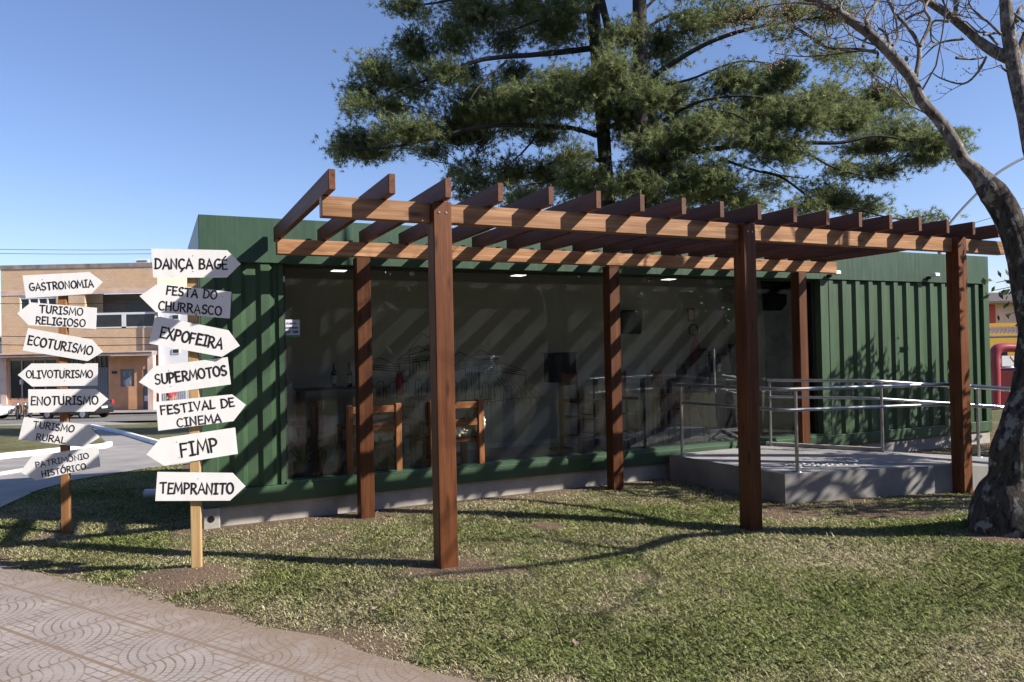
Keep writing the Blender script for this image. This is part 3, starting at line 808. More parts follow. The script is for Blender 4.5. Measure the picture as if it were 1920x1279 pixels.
def rail(name, label, chain, posts, r=.021):
    """chain of (s,t,z floor); posts at given points; two tubes at .9 and .675 over the floor"""
    o = thing(name, label, 'handrail', L(*chain[0]), 0); base = L(*chain[0])
    for h in (.90, .675):
        P = [L(s, t, z) + Vector((0, 0, h)) - base for s, t, z in chain]
        # rounded corners
        Q = [P[0]]
        for a, b, c in zip(P[:-2], P[1:-1], P[2:]):
            e = min(.09, (a - b).length * .4, (c - b).length * .4)
            p0 = b + (a - b).normalized() * e; p1 = b + (c - b).normalized() * e
            Q += [p0.lerp(b, k / 4).lerp(b.lerp(p1, k / 4), k / 4) for k in range(5)]
        Q.append(P[-1])
        M().tube(Q, r if h > .8 else r * .9, 10).build('rail', STEEL, o)
    for s, t, z in posts:
        q = L(s, t, z) - base
        mb = M(); mb.tube([(q.x, q.y, q.z), (q.x, q.y, q.z + .875)], r * .92, 10); mb.lathe([(.05, 0), (.05, .008), (.02, .01)], q, 12)
        mb.build('post', STEEL, o)
fl = [(4.06, 2.38, ZP), (4.13, .64, ZP), (6.1, .12, ZP), (8.7, -.58, .05)]
rail('handrail', 'grey steel double handrail along the front edge of the ramp', fl, [(4.05, 2.3, ZP), (4.28, .61, ZP), (6.15, .10, ZP), (7.5, -.26, .165)])
bl = [(5.62, 2.42, ZP), (6.31, 1.24, ZP), (9.0, .52, .05)]
rail('handrail', 'grey steel double handrail along the back edge of the ramp by the corrugated wall', bl, [(5.63, 2.40, ZP), (6.33, 1.19, ZP), (7.7, .85, .165)])

# ================================================================== sign posts
def stake(name, label, base, w_, d_, h, material):
    o = thing(name, label, 'signpost', (base[0], base[1], zgf(base[0], base[1])))
    mb = M(); mb.bbox(-w_ / 2, w_ / 2, -d_ / 2, d_ / 2, -.2, h, .004); mb.build('post', material, o).rotation_euler.z = radians(11)
    return o
def Z1(x, y): return (x / 3.996, 440 + y / 3.996)
def Z2(x, y): return (x / 3.552, 740 + y / 3.552)
def Z6(x, y): return (x / 5.813, 640 + y / 5.813)
def arrow(root, Yp, Zf, pts, lines, seed):
    """pts: the five corners of the board, traced on the photo and set on the plane Y=Yp; lines: (text, x0, x1, yc, cap height)"""
    P = [at(*Zf(*p), Yp) for p in pts]                       # tail-top, shoulder-top, tip, shoulder-bottom, tail-bottom
    right = P[2].x > P[0].x
    ax = ((P[1] + P[3]) / 2 - (P[0] + P[4]) / 2); ax.y = 0
    ax = ax.normalized() * (1 if right else -1)
    c = sum(P, Vector()) / 5; az = Vector((-ax.z, 0, ax.x))
    tl = random.Random(seed).uniform(-.012, .012)
    loc = lambda p: ((p - c).dot(ax), (p - c).dot(az))
    poly = [loc(p) for p in P]
    b = M(); b.prism(poly, 0, .006, 'xz')
    bo = b.build('arrow_board', WHITE_BOARD, root, c - root.location)
    bo.rotation_euler = (tl, -math.atan2(ax.z, ax.x), radians(11) + tl * 2)
    lt = M()
    for k, (text, x0, x1, yc, cap) in enumerate(lines):
        pa, pb = at(*Zf(x0, yc[0]), Yp), at(*Zf(x1, yc[1]), Yp)
        la, lb = loc(pa), loc(pb); s0 = Zf(0, 0); s1 = Zf(0, cap)
        hh = (s1[1] - s0[1]) / F_PX * Yp; wdt = (lb[0] - la[0]) * .985
        lettering(lt, text, wdt, hh, (la[0] + lb[0]) / 2, (la[1] + lb[1]) / 2, .0012, hh * .162 if len(text) > 4 else hh * .15, .035, seed * 10 + k)
    lt.build('lettering', INK, bo, recalc=False)
    sc_ = M()
    for dz in (-.06, .06):
        px_ = (root.location - c).dot(ax)
        sc_.tube([(px_, -.0025, dz), (px_, .002, dz)], .0035, 6)
    sc_.build('screw', STEEL, bo)
sa = stake('signpost', 'pale wooden signpost of white arrow boards reading DANÇA BAGÉ to TEMPRANITO', (-2.457, 5.88), .074, .055, 2.26, W_STAKE)
YA = 5.88 - .042
arrow(sa, YA, Z1, [(1155, 112), (1692, 112), (1790, 213), (1690, 318), (1170, 328)], [('DANÇA BAGÉ', 1180, 1697, (222, 220), 72)], 1)
arrow(sa, YA, Z1, [(1715, 423), (1195, 372), (1070, 465), (1183, 583), (1703, 626)], [('FESTA DO', 1255, 1612, (424, 446), 62), ('CHURRASCO', 1200, 1648, (536, 566), 64)], 2)
arrow(sa, YA, Z1, [(1182, 610), (1700, 715), (1782, 833), (1655, 916), (1142, 817)], [('EXPOFEIRA', 1220, 1665, (735, 815), 78)], 3)
arrow(sa, YA, Z1, [(1688, 918), (1170, 985), (1062, 1103), (1205, 1193), (1712, 1125)], [('SUPERMOTOS', 1170, 1685, (1082, 1020), 72)], 4)
arrow(sa, YA, Z2, [(1062, 45), (1535, 0), (1625, 72), (1545, 180), (1075, 235)], [('FESTIVAL DE', 1087, 1553, (100, 52), 56), ('CINEMA', 1190, 1468, (184, 158), 54)], 5)
arrow(sa, YA, Z2, [(1550, 225), (1080, 288), (995, 392), (1105, 470), (1567, 403)], [('FIMP', 1203, 1440, (365, 343), 88)], 6)
arrow(sa, YA, Z2, [(1068, 507), (1540, 527), (1622, 620), (1523, 712), (1055, 697)], [('TEMPRANITO', 1083, 1550, (616, 628), 68)], 7)
sb = stake('signpost', 'orange wooden signpost of white arrow boards reading GASTRONOMIA to PATRIMÔNIO HISTÓRICO', (-4.411, 7.50), .074, .06, 2.38, W_STAKE2)
YB = 7.50 - .045
arrow(sb, YB, Z1, [(200, 312), (655, 277), (750, 350), (672, 440), (222, 480)], [('GASTRONOMIA', 245, 687, (398, 362), 54)], 11)
arrow(sb, YB, Z1, [(700, 545), (248, 510), (155, 592), (232, 680), (693, 706)], [('TURISMO', 307, 606, (560, 574), 54), ('RELIGIOSO', 280, 622, (645, 660), 54)], 12)
arrow(sb, YB, Z1, [(235, 702), (672, 785), (750, 880), (645, 948), (200, 868)], [('ECOTURISMO', 235, 683, (795, 866), 64)], 13)
arrow(sb, YB, Z1, [(709, 965), (250, 965), (158, 1050), (255, 1137), (708, 1133)], [('OLIVOTURISMO', 215, 678, (1045, 1045), 54)], 14)
arrow(sb, YB, Z6, [(355, 520), (1020, 522), (1145, 638), (1005, 770), (357, 772)], [('ENOTURISMO', 378, 1048, (648, 642), 88)], 15)
arrow(sb, YB, Z6, [(300, 820), (930, 915), (1057, 1055), (893, 1158), (247, 1062)], [('TURISMO', 393, 800, (902, 956), 70), ('RURAL', 420, 715, (1036, 1078), 68)], 16)
arrow(sb, YB, Z2, [(630, 348), (228, 408), (157, 508), (250, 567), (645, 487)], [('PATRIMÔNIO', 247, 577, (462, 413), 36), ('HISTÓRICO', 285, 558, (522, 486), 38)], 17)

# ================================================================== furniture inside the kiosk
def chair(label, s, t, rz=0, w_=.62, arms=True, hb=.88, group='rustic chairs inside the kiosk', dark=False):
    o = thing('wooden_chair', label, 'chair', L(s, t, FZ), TH + rz, group)
    hw = w_ / 2
    for x in (-hw + .035, hw - .035):
        M().bbox(-.035, .035, -.035, .035, 0, hb, .006).build('leg', W_CHAIR, o, (x, -.27, 0))
        M().bbox(-.035, .035, -.035, .035, 0, .62, .006).build('leg', W_CHAIR, o, (x, .27, 0))
    M().bbox(-hw + .0, hw, -.23, .31, .385, .43, .008).build('seat', W_CHAIRX, o)
    M().bbox(-hw + .072, hw - .072, -.29, -.255, hb - .10, hb - .02, .006).build('back_rail', W_CHAIRX, o)
    M().bbox(-hw + .072, hw - .072, -.29, -.255, hb - .30, hb - .22, .006).build('back_rail', W_CHAIRX, o)
    M().bbox(-hw + .072, hw - .072, .25, .285, .15, .20, .006).build('stretcher', W_CHAIRX, o)
    for x in (-hw + .035, hw - .035): M().bbox(x - .03, x + .03, -.232, .232, .60, .64, .006).build('armrest', W_CHAIR, o)
    return o
def fleece(label, s, t, z, sq, seed, rz=0):
    o = M(); o.ball((0, 0, 0), 1, sq, 26, 16, .22, seed)
    # curls
    r = random.Random(seed)
    for i in range(120):
        th, ph = math.acos(r.uniform(-.5, 1)), r.uniform(0, 2 * pi)
        o.ball((sq[0] * sin(th) * cos(ph), sq[1] * sin(th) * sin(ph), sq[2] * cos(th)), .025, (1, 1, 1), 6, 4)
    return tag(o.build('sheepskin', FLEECE, None, L(s, t, z), TH + rz), label, 'sheepskin', 'sheepskins thrown over the chairs')
chair('rustic wooden armchair seen between the two nearest posts, white pelt on its seat', .17, 2.98)
fleece('white sheepskin lying on the seat of the armchair between the two nearest posts', .22, 2.98, FZ + .53, (.25, .22, .13), 3)
chair('rustic wooden armchair with pelts over its back just right of the tall front post', 1.13, 2.93, 0, .66)
fleece('thick cream sheepskin on the seat of the armchair right of the tall front post', 1.12, 2.92, FZ + .52, (.27, .24, .11), 5)
fleece('cream sheepskin hung over the right arm of the armchair right of the tall front post', 1.44, 2.86, FZ + .60, (.09, .2, .16), 6)
chair('dark rustic chair at the left end of the kiosk behind the green corrugated wall', -.52, 3.75, radians(70), .56)
fleece('small pale sheepskin on the dark chair at the left end of the kiosk', -.66, 3.42, FZ + .50, (.1, .14, .12), 8)
chair('rustic wooden armchair further back, between the counter and the red thermos', .62, 3.75, radians(180), .58)
# round hide stool and low wooden table
o = thing('round_stool', 'pale round hide covered stool at the left of the kiosk', 'stool', L(-.15, 3.6, FZ))
M().lathe([(0, .48), (.17, .48), (.2, .45), (.2, .36), (.17, .33), (.0, .33)], n=24).build('seat', mat('pale_hide', (.42, .41, .36), .9, .2, 9), o)
for k in range(3): a = 2.1 * k; M().tube([(.12 * cos(a), .12 * sin(a), .34), (.17 * cos(a), .17 * sin(a), 0)], .018, 8).build('leg', W_CHAIR, o)
def table(label, s, t, w_, d_, h, top, leg, name='wooden_table', cat='table', tw=.03, group=None):
    o = thing(name, label, cat, L(s, t, FZ), TH, group)
    M().bbox(-w_ / 2, w_ / 2, -d_ / 2, d_ / 2, h - tw, h, .004).build('table_top', top, o)
    for x in (-w_ / 2 + .05, w_ / 2 - .05):
        for y in (-d_ / 2 + .05, d_ / 2 - .05): M().bbox(x - .03, x + .03, y - .03, y + .03, 0, h - tw - .001, .004).build('leg', leg, o)
    return o
table('tall dark wooden counter under the wine bottles by the back wall', .18, 4.30, 1.15, .42, 1.02, mat('dark_counter', (.05, .04, .035), .3), W_CHAIR)
table('small low wooden table between the two front armchairs', .66, 3.30, .5, .5, .62, W_CHAIRX, W_CHAIR)
def bottle(label, s, t, z, h=.31, c=(.012, .02, .012), lab=(.42, .36, .22)):
    o = thing('wine_bottle', label, 'bottle', L(s, t, z), 0, 'wine bottles on the counter')
    M().lathe([(0, 0), (.037, 0), (.037, h * .58), (.03, h * .66), (.014, h * .74), (.014, h), (0, h)], n=16).build('body', mat('bottle_glass', c, .1), o)
    M().lathe([(.0376, h * .15), (.0376, h * .48)], n=16).build('paper_label', mat('bottle_label', lab, .7), o)
    M().lathe([(.0152, h * .84), (.0152, h + .002), (0, h + .003)], n=12).build('capsule', mat('bottle_capsule', (.2, .03, .03), .4), o)
bottle('wine bottle with cream label, leftmost of the row on the counter', .06, 4.22, FZ + 1.02)
bottle('dark wine bottle in the middle of the row on the counter', .26, 4.22, FZ + 1.02, .30)
bottle('wine bottle with cream label nearest the striped post on the counter', .43, 4.22, FZ + 1.02)
table('plain wooden table against the mural wall with a red thermos on it', 1.0, 4.3, .9, .5, .84, W_CHAIRX, W_CHAIR)
o = thing('thermos', 'red thermos flask standing on the table before the mural', 'thermos', L(.92, 4.2, FZ + .84))
M().lathe([(0, 0), (.055, 0), (.055, .25), (.048, .28), (.04, .29)], n=18).build('body', RED, o); M().lathe([(.04, .29), (.042, .30), (.04, .35), (0, .36)], n=18).build('cap', RED, o)
M().tube([(.05, 0, .26), (.09, 0, .22), (.09, 0, .12), (.05, 0, .08)], .008, 6).build('handle', RED, o)
def stool(label, s, t, rz=0, h=.75, back=True):
    o = thing('bar_stool', label, 'bar stool', L(s, t, FZ), TH + rz, 'tall wooden bar stools')
    for x in (-.17, .17):
        for y in (-.17, .17):
            hh = 1.12 if (back and y > 0) else h - .03
            M().tube([(x * 1.1, y * 1.1, 0), (x * .9, y * .9, h - .03)] + ([(x * .88, y * 1.02, hh)] if hh > h else []), [.022, .019] + ([.017] if hh > h else []), 8).build('leg', W_CHAIR, o)
    for z in (.25, .5):
        q = .178
        for y in (-q, q): M().tube([(-q, y, z), (q, y, z)], .012, 6).build('stretcher', W_CHAIRX, o)
        for x in (-q, q): M().tube([(x, -q, z + .04), (x, q, z + .04)], .012, 6).build('stretcher', W_CHAIRX, o)
    M().bbox(-.2, .2, -.2, .2, h - .03, h + .01, .01).build('seat', W_CHAIR, o)
    if back: M().bbox(-.15, .15, .165, .185, .95, 1.1, .006).build('backrest', W_CHAIRX, o)
stool('tall wooden bar stool in front of the black box, sunlit at the edges', 3.22, 3.45, .3)
stool('tall wooden bar stool partly hidden behind the middle striped post', 3.95, 3.55, -.2)
stool('tall wooden bar stool drawn up to the bar table right of the middle striped post', 4.75, 3.5, .5)
stool('low backless wooden stool behind the left end of the ramp handrail', 5.15, 3.6, .1, .62, False)
o = thing('speaker_box', 'square black box on a stand before the end of the mural', 'speaker', L(3.32, 4.15, FZ), TH)
M().bbox(-.19, .19, -.15, .15, .97, 1.38, .01).build('cabinet', mat('black_box_cover', (.008, .008, .010), .7), o)
M().bbox(-.21, .21, -.17, .17, 1.381, 1.40, .006).build('top', BLACK, o)
M().tube([(0, 0, 0), (0, 0, .97)], .03, 10).build('pole', BLACK, o); M().lathe([(.2, 0), (.2, .02), (.03, .04)], n=20).build('base', BLACK, o)
table('high bar table with a thin pale top beside the middle striped post', 4.4, 4.05, .95, .5, 1.02, mat('pale_table_top', (.62, .62, .60), .3), BLACK, 'bar_table', 'table', .025)
table('dark serving counter with equipment at the right end of the kiosk', 5.95, 4.05, 1.3, .55, .95, mat('counter_top', (.10, .085, .075), .4), BLACK, 'serving_counter', 'counter', .05)
o = thing('coffee_machine', 'black coffee machine on the serving counter', 'coffee machine', L(6.1, 4.1, FZ + .95), TH)
M().bbox(-.16, .16, -.2, .2, 0, .06, .01).build('base', BLACK, o); M().bbox(-.16, .16, .0, .2, .061, .34, .01).build('body', BLACK, o); M().bbox(-.17, .17, -.19, .2, .341, .47, .015).build('head', BLACK, o)
M().lathe([(.06, .07), (.07, .09), (.07, .2), (.05, .22)], (0, -.1, 0), 16).build('jug', mat('jug_steel', (.4, .4, .42), .25, metal=.8), o)
o = thing('grinder', 'slim black grinder standing beside the coffee machine', 'grinder', L(6.48, 4.1, FZ + .95), TH)
M().lathe([(.07, 0), (.07, .03), (.05, .05), (.05, .3), (.06, .32), (0, .33)], n=16).build('body', BLACK, o); M().lathe([(.045, .33), (.07, .5), (.07, .52), (0, .53)], n=16).build('hopper', mat('smoked_hopper', (.05, .045, .04), .1), o)
for i, (s0, w_, lab) in enumerate(((5.45, .2, 'small black box with patterned front at the left of the serving counter'), (5.72, .24, 'dark square box left of the coffee machine on the counter'))):
    q = M(); q.bbox(-w_ / 2, w_ / 2, -.12, .12, 0, .24, .006); ob = q.build('display_box', BLACK, None, L(s0, 3.98, FZ + .95), TH); tag(ob, lab, 'box', 'boxes on the serving counter')
    M().bbox(-w_ / 2 + .02, w_ / 2 - .02, -.124, -.121, .03, .2, .001).build('front_panel', mat('box_front', (.06, .065, .08), .5, .4, 40), ob)
o = thing('floor_easel', 'black leaning steel stand with flat foot plate behind the front handrail', 'stand', L(5.6, 3.5, FZ), TH)
M().bbox(-.22, .22, -.2, .2, 0, .02, .004).build('foot_plate', BLACK, o); M().tube([(-.1, .0, .02), (-.22, .12, .55)], .025, 8).build('stem', BLACK, o); M().bbox(-.34, -.1, .1, .14, .55, .75, .01).build('ledge', BLACK, o)
o = thing('lounge_frame', 'dark slanted frame leaning behind the middle front post', 'frame', L(6.0, 3.45, FZ), TH)
for y in (-.2, .2): M().add([(-.12, y - .02, 0), (.02, y - .02, 0), (.32, y - .02, .6), (.2, y - .02, .6), (-.12, y + .02, 0), (.02, y + .02, 0), (.32, y + .02, .6), (.2, y + .02, .6)], [(0, 1, 2, 3), (4, 5, 6, 7), (0, 1, 5, 4), (1, 2, 6, 5), (2, 3, 7, 6), (3, 0, 4, 7)]).build('leg', BLACK, o)
M().bbox(.2, .32, -.17, .17, .56, .6, .004).build('crossbar', BLACK, o)
o = thing('wall_screen', 'black wall mounted screen tilted on the back wall of the kiosk', 'screen', L(4.86, 4.60, 2.10), TH)
M().bbox(-.21, .21, -.045, .0, -.19, .19, .02).build('panel', BLACK, o).rotation_euler = (radians(8), 0, 0); M().bbox(-.04, .04, .001, .12, -.04, .04, .004).build('bracket', STEEL, o)
o = thing('fire_extinguisher', 'red fire extinguisher hanging on the back wall with a black hose loop', 'fire extinguisher', L(6.15, 4.62, 1.36), TH)
M().lathe([(0, 0), (.075, 0), (.08, .03), (.08, .36), (.06, .43), (.025, .46)], n=18).build('cylinder', RED, o); M().lathe([(.025, .46), (.025, .5), (.04, .51), (.04, .53), (0, .54)], n=12).build('valve', BLACK, o)
M().tube([(.0 - .09 * sin(t) - .02, 0, .60 + .10 * cos(t)) for t in [-2.6 + k * .42 for k in range(13)]], .011, 6).build('hose', BLACK, o)
o = thing('extinguisher_sign', 'small red bordered sign on the wall above the fire extinguisher', 'sign', L(6.16, 4.715, 2.22), TH)
M().bbox(-.08, .08, -.006, 0, -.11, .11, .001).build('plate', RED, o); M().bbox(-.045, .045, -.0075, -.0062, -.075, .085, .0005).build('face', mat('sign_face', (.5, .5, .5), .6), o)
# potted plant at the left end of the glazing
o = thing('potted_plant', 'dark leafy potted plant behind the first glass pane', 'plant', L(-.55, 3.05, FZ))
M().lathe([(0, 0), (.11, 0), (.14, .26), (.12, .26), (.11, .22), (0, .22)], n=18).build('pot', mat('dark_pot', (.06, .05, .045), .6), o)
lf = M(); r_ = random.Random(11)
for i in range(34):
    a = r_.uniform(0, 2 * pi); el = r_.uniform(.3, 1.35); ln = r_.uniform(.3, .62); d = Vector((cos(a) * cos(el), sin(a) * cos(el), sin(el))); sd = Vector((-sin(a), cos(a), 0)) * r_.uniform(.012, .022)
    p0 = Vector((0, 0, .22)); p1 = p0 + d * ln * .55; p2 = p0 + d * ln + Vector((cos(a), sin(a), -.9)) * ln * .22
    lf.add([p0, p1 - sd, p2, p1 + sd], [(0, 1, 2, 3)])
lf.build('leaves', DARKLEAF, o)
M().cyl((0, 0, 0), .055, .55, 14, 0).build('drain_pipe', mat('white_pvc', (.62, .64, .68), .35, .04)).location = at(272, 926, 9.0)
tag(bpy.data.objects['drain_pipe'], 'short white plastic pipe on the dark grass behind the kiosk corner', 'pipe')

# ================================================================== trees
def smooth_path(P, R, n=4):
    P = [Vector(p) for p in P]; out = []; rr = []
    for i in range(len(P) - 1):
        p0, p1, p2, p3 = P[max(i - 1, 0)], P[i], P[i + 1], P[min(i + 2, len(P) - 1)]
        for k in range(n):
            t = k / n
            out.append(.5 * ((2 * p1) + (p2 - p0) * t + (2 * p0 - 5 * p1 + 4 * p2 - p3) * t * t + (3 * p1 - p0 - 3 * p2 + p3) * t ** 3))
            rr.append(R[i] + (R[i + 1] - R[i]) * t)
    out.append(P[-1]); rr.append(R[-1]); return out, rr
def limb(mb, P, R, n=12, sub=5, wob=.12):
    p, r = smooth_path(P, R, sub); mb.tube(p, r, n, True, True, wob); return p

# ---- two pines behind the kiosk; each limb placed where it hangs, at its own depth
def tufts(centers, dirs, r_, size, per, tint_base, seed):
    """needle brushes: centers (n,3), dirs (n,3) twig directions"""
    g = np.random.default_rng(seed); n = len(centers)
    c = np.repeat(centers, per, 0); d0 = np.repeat(dirs, per, 0); m = len(c)
    rv = g.normal(size=(m, 3)); rv /= np.linalg.norm(rv, axis=1)[:, None]
    d = d0 * .75 + rv; d /= np.linalg.norm(d, axis=1)[:, None]
    ln = size * (.6 + .6 * g.random(m)) 
    back = g.random(m) * .10
    b = c - d0 * back[:, None]
    sd = np.cross(d, g.normal(size=(m, 3))); sd /= np.linalg.norm(sd, axis=1)[:, None] + 1e-9
    wd = .0045 + .0045 * g.random(m)
    tip = b + d * ln[:, None]; tip[:, 2] -= ln * .12
    v = np.stack([b - sd * wd[:, None], b + sd * wd[:, None], tip], 1).reshape(-1, 3)
    t = np.repeat(np.clip(g.normal(.5, .22, n), 0, 1), per)[:, None]
    A, B, C = np.array(tint_base[0]), np.array(tint_base[1]), np.array(tint_base[2])
    tint = np.where(t < .5, A + (B - A) * t * 2, B + (C - B) * (t - .5) * 2) * (.75 + .5 * g.random(m))[:, None]
    return v, tint
PT = [(.10, .135, .06), (.21, .25, .105), (.36, .395, .18)]
def pine(label, trunks, limbs, clusters, Y, seed):
    root = at(trunks[0][0][0][0], 900, Y); bx, by = root.x, root.y; bz = zgf(bx, by)
    o = thing('pine_tree', label, 'pine tree', (bx, by, bz)); off = Vector((bx, by, bz)); r_ = random.Random(seed)
    for pts, R in trunks:
        mb = M(); P = [at(x, y, Y + dy) - off for x, y, dy in pts]
        limb(mb, P, R, 14, 4, .1); mb.build('trunk', BARK_PINE, o)
    skel = []
    for pts, r0 in limbs:
        mb = M(); P = [at(x, y, Y + dy) - off for x, y, dy in pts]
        p = limb(mb, P, [r0 * .8 * (1 - .75 * i / (len(P) - 1)) for i in range(len(P))], 8, 5, .15)
        skel += p; mb.build('branch', BARK_PINE, o)
    clusters = [c if len(c) == 6 else c + (None,) for c in clusters]
    C = []; Dd = []; tw = M(); g = np.random.default_rng(seed)
    S = np.array([q[:] for q in skel])
    for cx, cy, rx, ry, k, fd in clusters:
        dy = r_.uniform(-1.6, 1.6) if fd is None else fd; rx *= 1.10; ry *= 1.02; sc = (Y + dy) / F_PX
        ctr = np.array((at(cx, cy, Y + dy) - off)[:])
        dd = np.linalg.norm(S - ctr, axis=1); foot = S[int(np.argmin(dd))]
        n = max(10, int(rx * ry * pi / 14 * k))
        # a handful of sub-twigs fan out from the limb into the spray, brushes sit along them
        nt_ = max(3, n // 9)
        for j in range(nt_):
            q = g.normal(size=3); q /= np.linalg.norm(q); q *= g.random() ** .4
            end = ctr + q * np.array([rx, (rx + ry) * .55, ry]) * sc
            root_ = foot * .45 + ctr * .55 + g.normal(size=3) * .15
            dv_ = end - root_; L_ = np.linalg.norm(dv_) + 1e-6
            midp = (root_ + end) / 2 + np.array([0, 0, -.12 * L_ + .05])
            if L_ > .25: tw.tube([root_, midp, end], [.011, .007, .004], 4, False)
            m = max(4, n // nt_)
            for i in range(m):
                t = 1 - .75 * (i / m) ** 1.0 * min(1, 1.2 / L_)
                p = (1 - t) ** 2 * root_ + 2 * t * (1 - t) * midp + t * t * end
                C.append(p + g.normal(size=3) * np.array([.2, .2, .08])); u_ = dv_ / L_ + g.normal(size=3) * .5 + np.array([0, 0, .45]); Dd.append(u_ / np.linalg.norm(u_))
    tw.build('twigs', BARK_PINE, o, recalc=False)
    v, tint = tufts(np.array(C), np.array(Dd), r_, .15, 20, PT, seed)
    fast_mesh('crown', NEEDLE, v, 3, tint, o)
    return o
left_cl = [(700,120,55,32,1),(780,110,60,38,1),(850,85,55,38,1),(680,170,42,32,1),(755,155,55,30,1),(662,200,24,26,1),(830,130,50,26,1),(720,195,40,18,.7),(800,175,45,20,.6),
 (760,5,55,22,1),(800,28,34,14,.9),(900,40,70,46,.9),(980,30,80,46,.9),(1040,60,70,56,.8),(935,85,50,30,.8),(1060,10,60,40,.9),(870,15,50,30,.9),
 (650,262,34,40,1),(640,290,24,20,1),(700,265,55,40,1),(690,295,40,18,.8),(760,240,70,36,1),(840,215,75,46,1),(900,190,66,55,1.1),(960,200,88,55,1.1),(1040,190,88,55,1.1),(868,150,34,32,1),(1100,170,60,46,1),(790,268,60,20,.8),(1010,235,80,26,.8),(960,150,60,28,1),(910,225,60,30,.9),(740,205,45,22,.8),
 (857,315,20,34,1),(895,345,45,28,.9),(960,320,56,46,.8),(1030,330,66,46,.9),(1090,345,48,46,.9),(985,375,80,20,.9),(1070,285,44,34,.8),(900,300,34,30,.6),(870,370,34,16,.8)]
right_cl = [(1170,150,66,55,1),(1240,100,56,55,.8),(1180,230,76,55,1),(1260,190,76,56,1),(1250,290,88,56,1),(1200,340,78,46,1),(1330,320,78,46,.9),(1300,50,66,46,.6),(1350,25,66,36,.7),(1340,362,76,30,1),(1230,392,78,16,1),(1400,382,58,18,1),(1160,60,46,50,.7),
 (1380,160,66,44,.9),(1450,150,52,44,1),(1420,225,78,52,1.1),(1500,215,78,46,1.1),(1345,225,56,46,.9),(1570,212,76,42,1.1),(1640,208,66,36,1),(1680,245,76,36,1),(1740,272,56,36,1),(1620,265,80,30,.9),(1560,180,56,34,1),(1795,250,16,30,1),(1785,285,24,18,.9),(1470,285,78,36,.8),(1640,326,56,24,.8),(1580,312,56,20,.7),(1720,302,56,16,.8),(1600,128,54,24,.5),(1640,140,30,18,.6),(1480,130,30,28,.9),(1690,195,40,18,.9),
 (1560,370,66,26,1),(1620,384,54,18,1),(1500,392,48,16,.9),(1690,412,50,10,.8),(1755,402,18,12,1),(1540,345,50,18,.7),(1440,345,50,24,.6),
 (1400,18,66,22,.7),(1480,18,66,22,.7),(1560,20,56,26,.7),(1460,58,56,16,.5),(1530,80,50,14,.4),(1560,110,40,20,.4),(1290,240,60,40,.9),(1140,100,40,44,.7)]
over1 = [(900,-60,180,60,.5),(1080,-120,200,90,.5),(1000,-260,220,120,.5),(1100,-420,160,120,.5)]
over2 = [(1350,-60,160,60,.5),(1250,-160,200,90,.5),(1280,-320,200,120,.5),(1200,-480,140,120,.5)]
pine('broad pine with a dark forked trunk behind the kiosk, limbs reaching left',
     [([(1143,640,0),(1141,400,0),(1134,300,0),(1128,200,0),(1119,100,0),(1110,0,0),(1098,-150,0),(1090,-420,0)], [.25,.22,.20,.20,.19,.2,.16,.05]), ([(1131,190,-.2),(1138,120,-.3),(1140,60,-.3),(1128,0,-.3),(1110,-120,-.3)], [.09,.11,.11,.10,.06])],
     [([(1115,90,0),(1050,98,-.3),(1000,103,-.8),(930,108,-1.0),(885,117,-1.2),(841,136,-1.3),(765,163,-1.4),(700,195,-1.4)], .12),
      ([(1118,254,0),(1075,241,-.5),(1013,237,-1),(940,235,-1.2),(875,243,-1.3),(793,265,-1.3),(700,280,-1.2),(648,272,-1.2)], .10),
      ([(1020,236,-1),(985,280,-1.2),(945,318,-1.3)], .05), ([(1123,301,0),(1082,292,.6),(1030,308,.9),(944,344,1.0),(880,332,1.0)], .08), ([(1124,325,0),(1070,330,-.6),(1000,345,-1.2),(960,350,-1.5)], .07),
      ([(1098,22,0),(1060,20,-.4),(1013,36,-.8),(944,66,-1),(920,92,-1)], .07), ([(1095,-60,0),(950,-30,-.6),(820,5,-1),(745,8,-1)], .08), ([(950,115,-1),(900,160,-1.8),(880,190,-2)], .05), ([(1120,130,0),(1060,165,-1.2),(980,190,-2)], .07), ([(920,215,-1),(905,270,-1),(880,320,-.8)], .03)],
     left_cl + over1 + [(1120,160,40,40,.8,-1.5),(1110,330,50,36,.8,-1.5),(1060,150,60,30,.9,-1.5),(1000,170,70,26,.6,-1.8)], 22.0, 3)
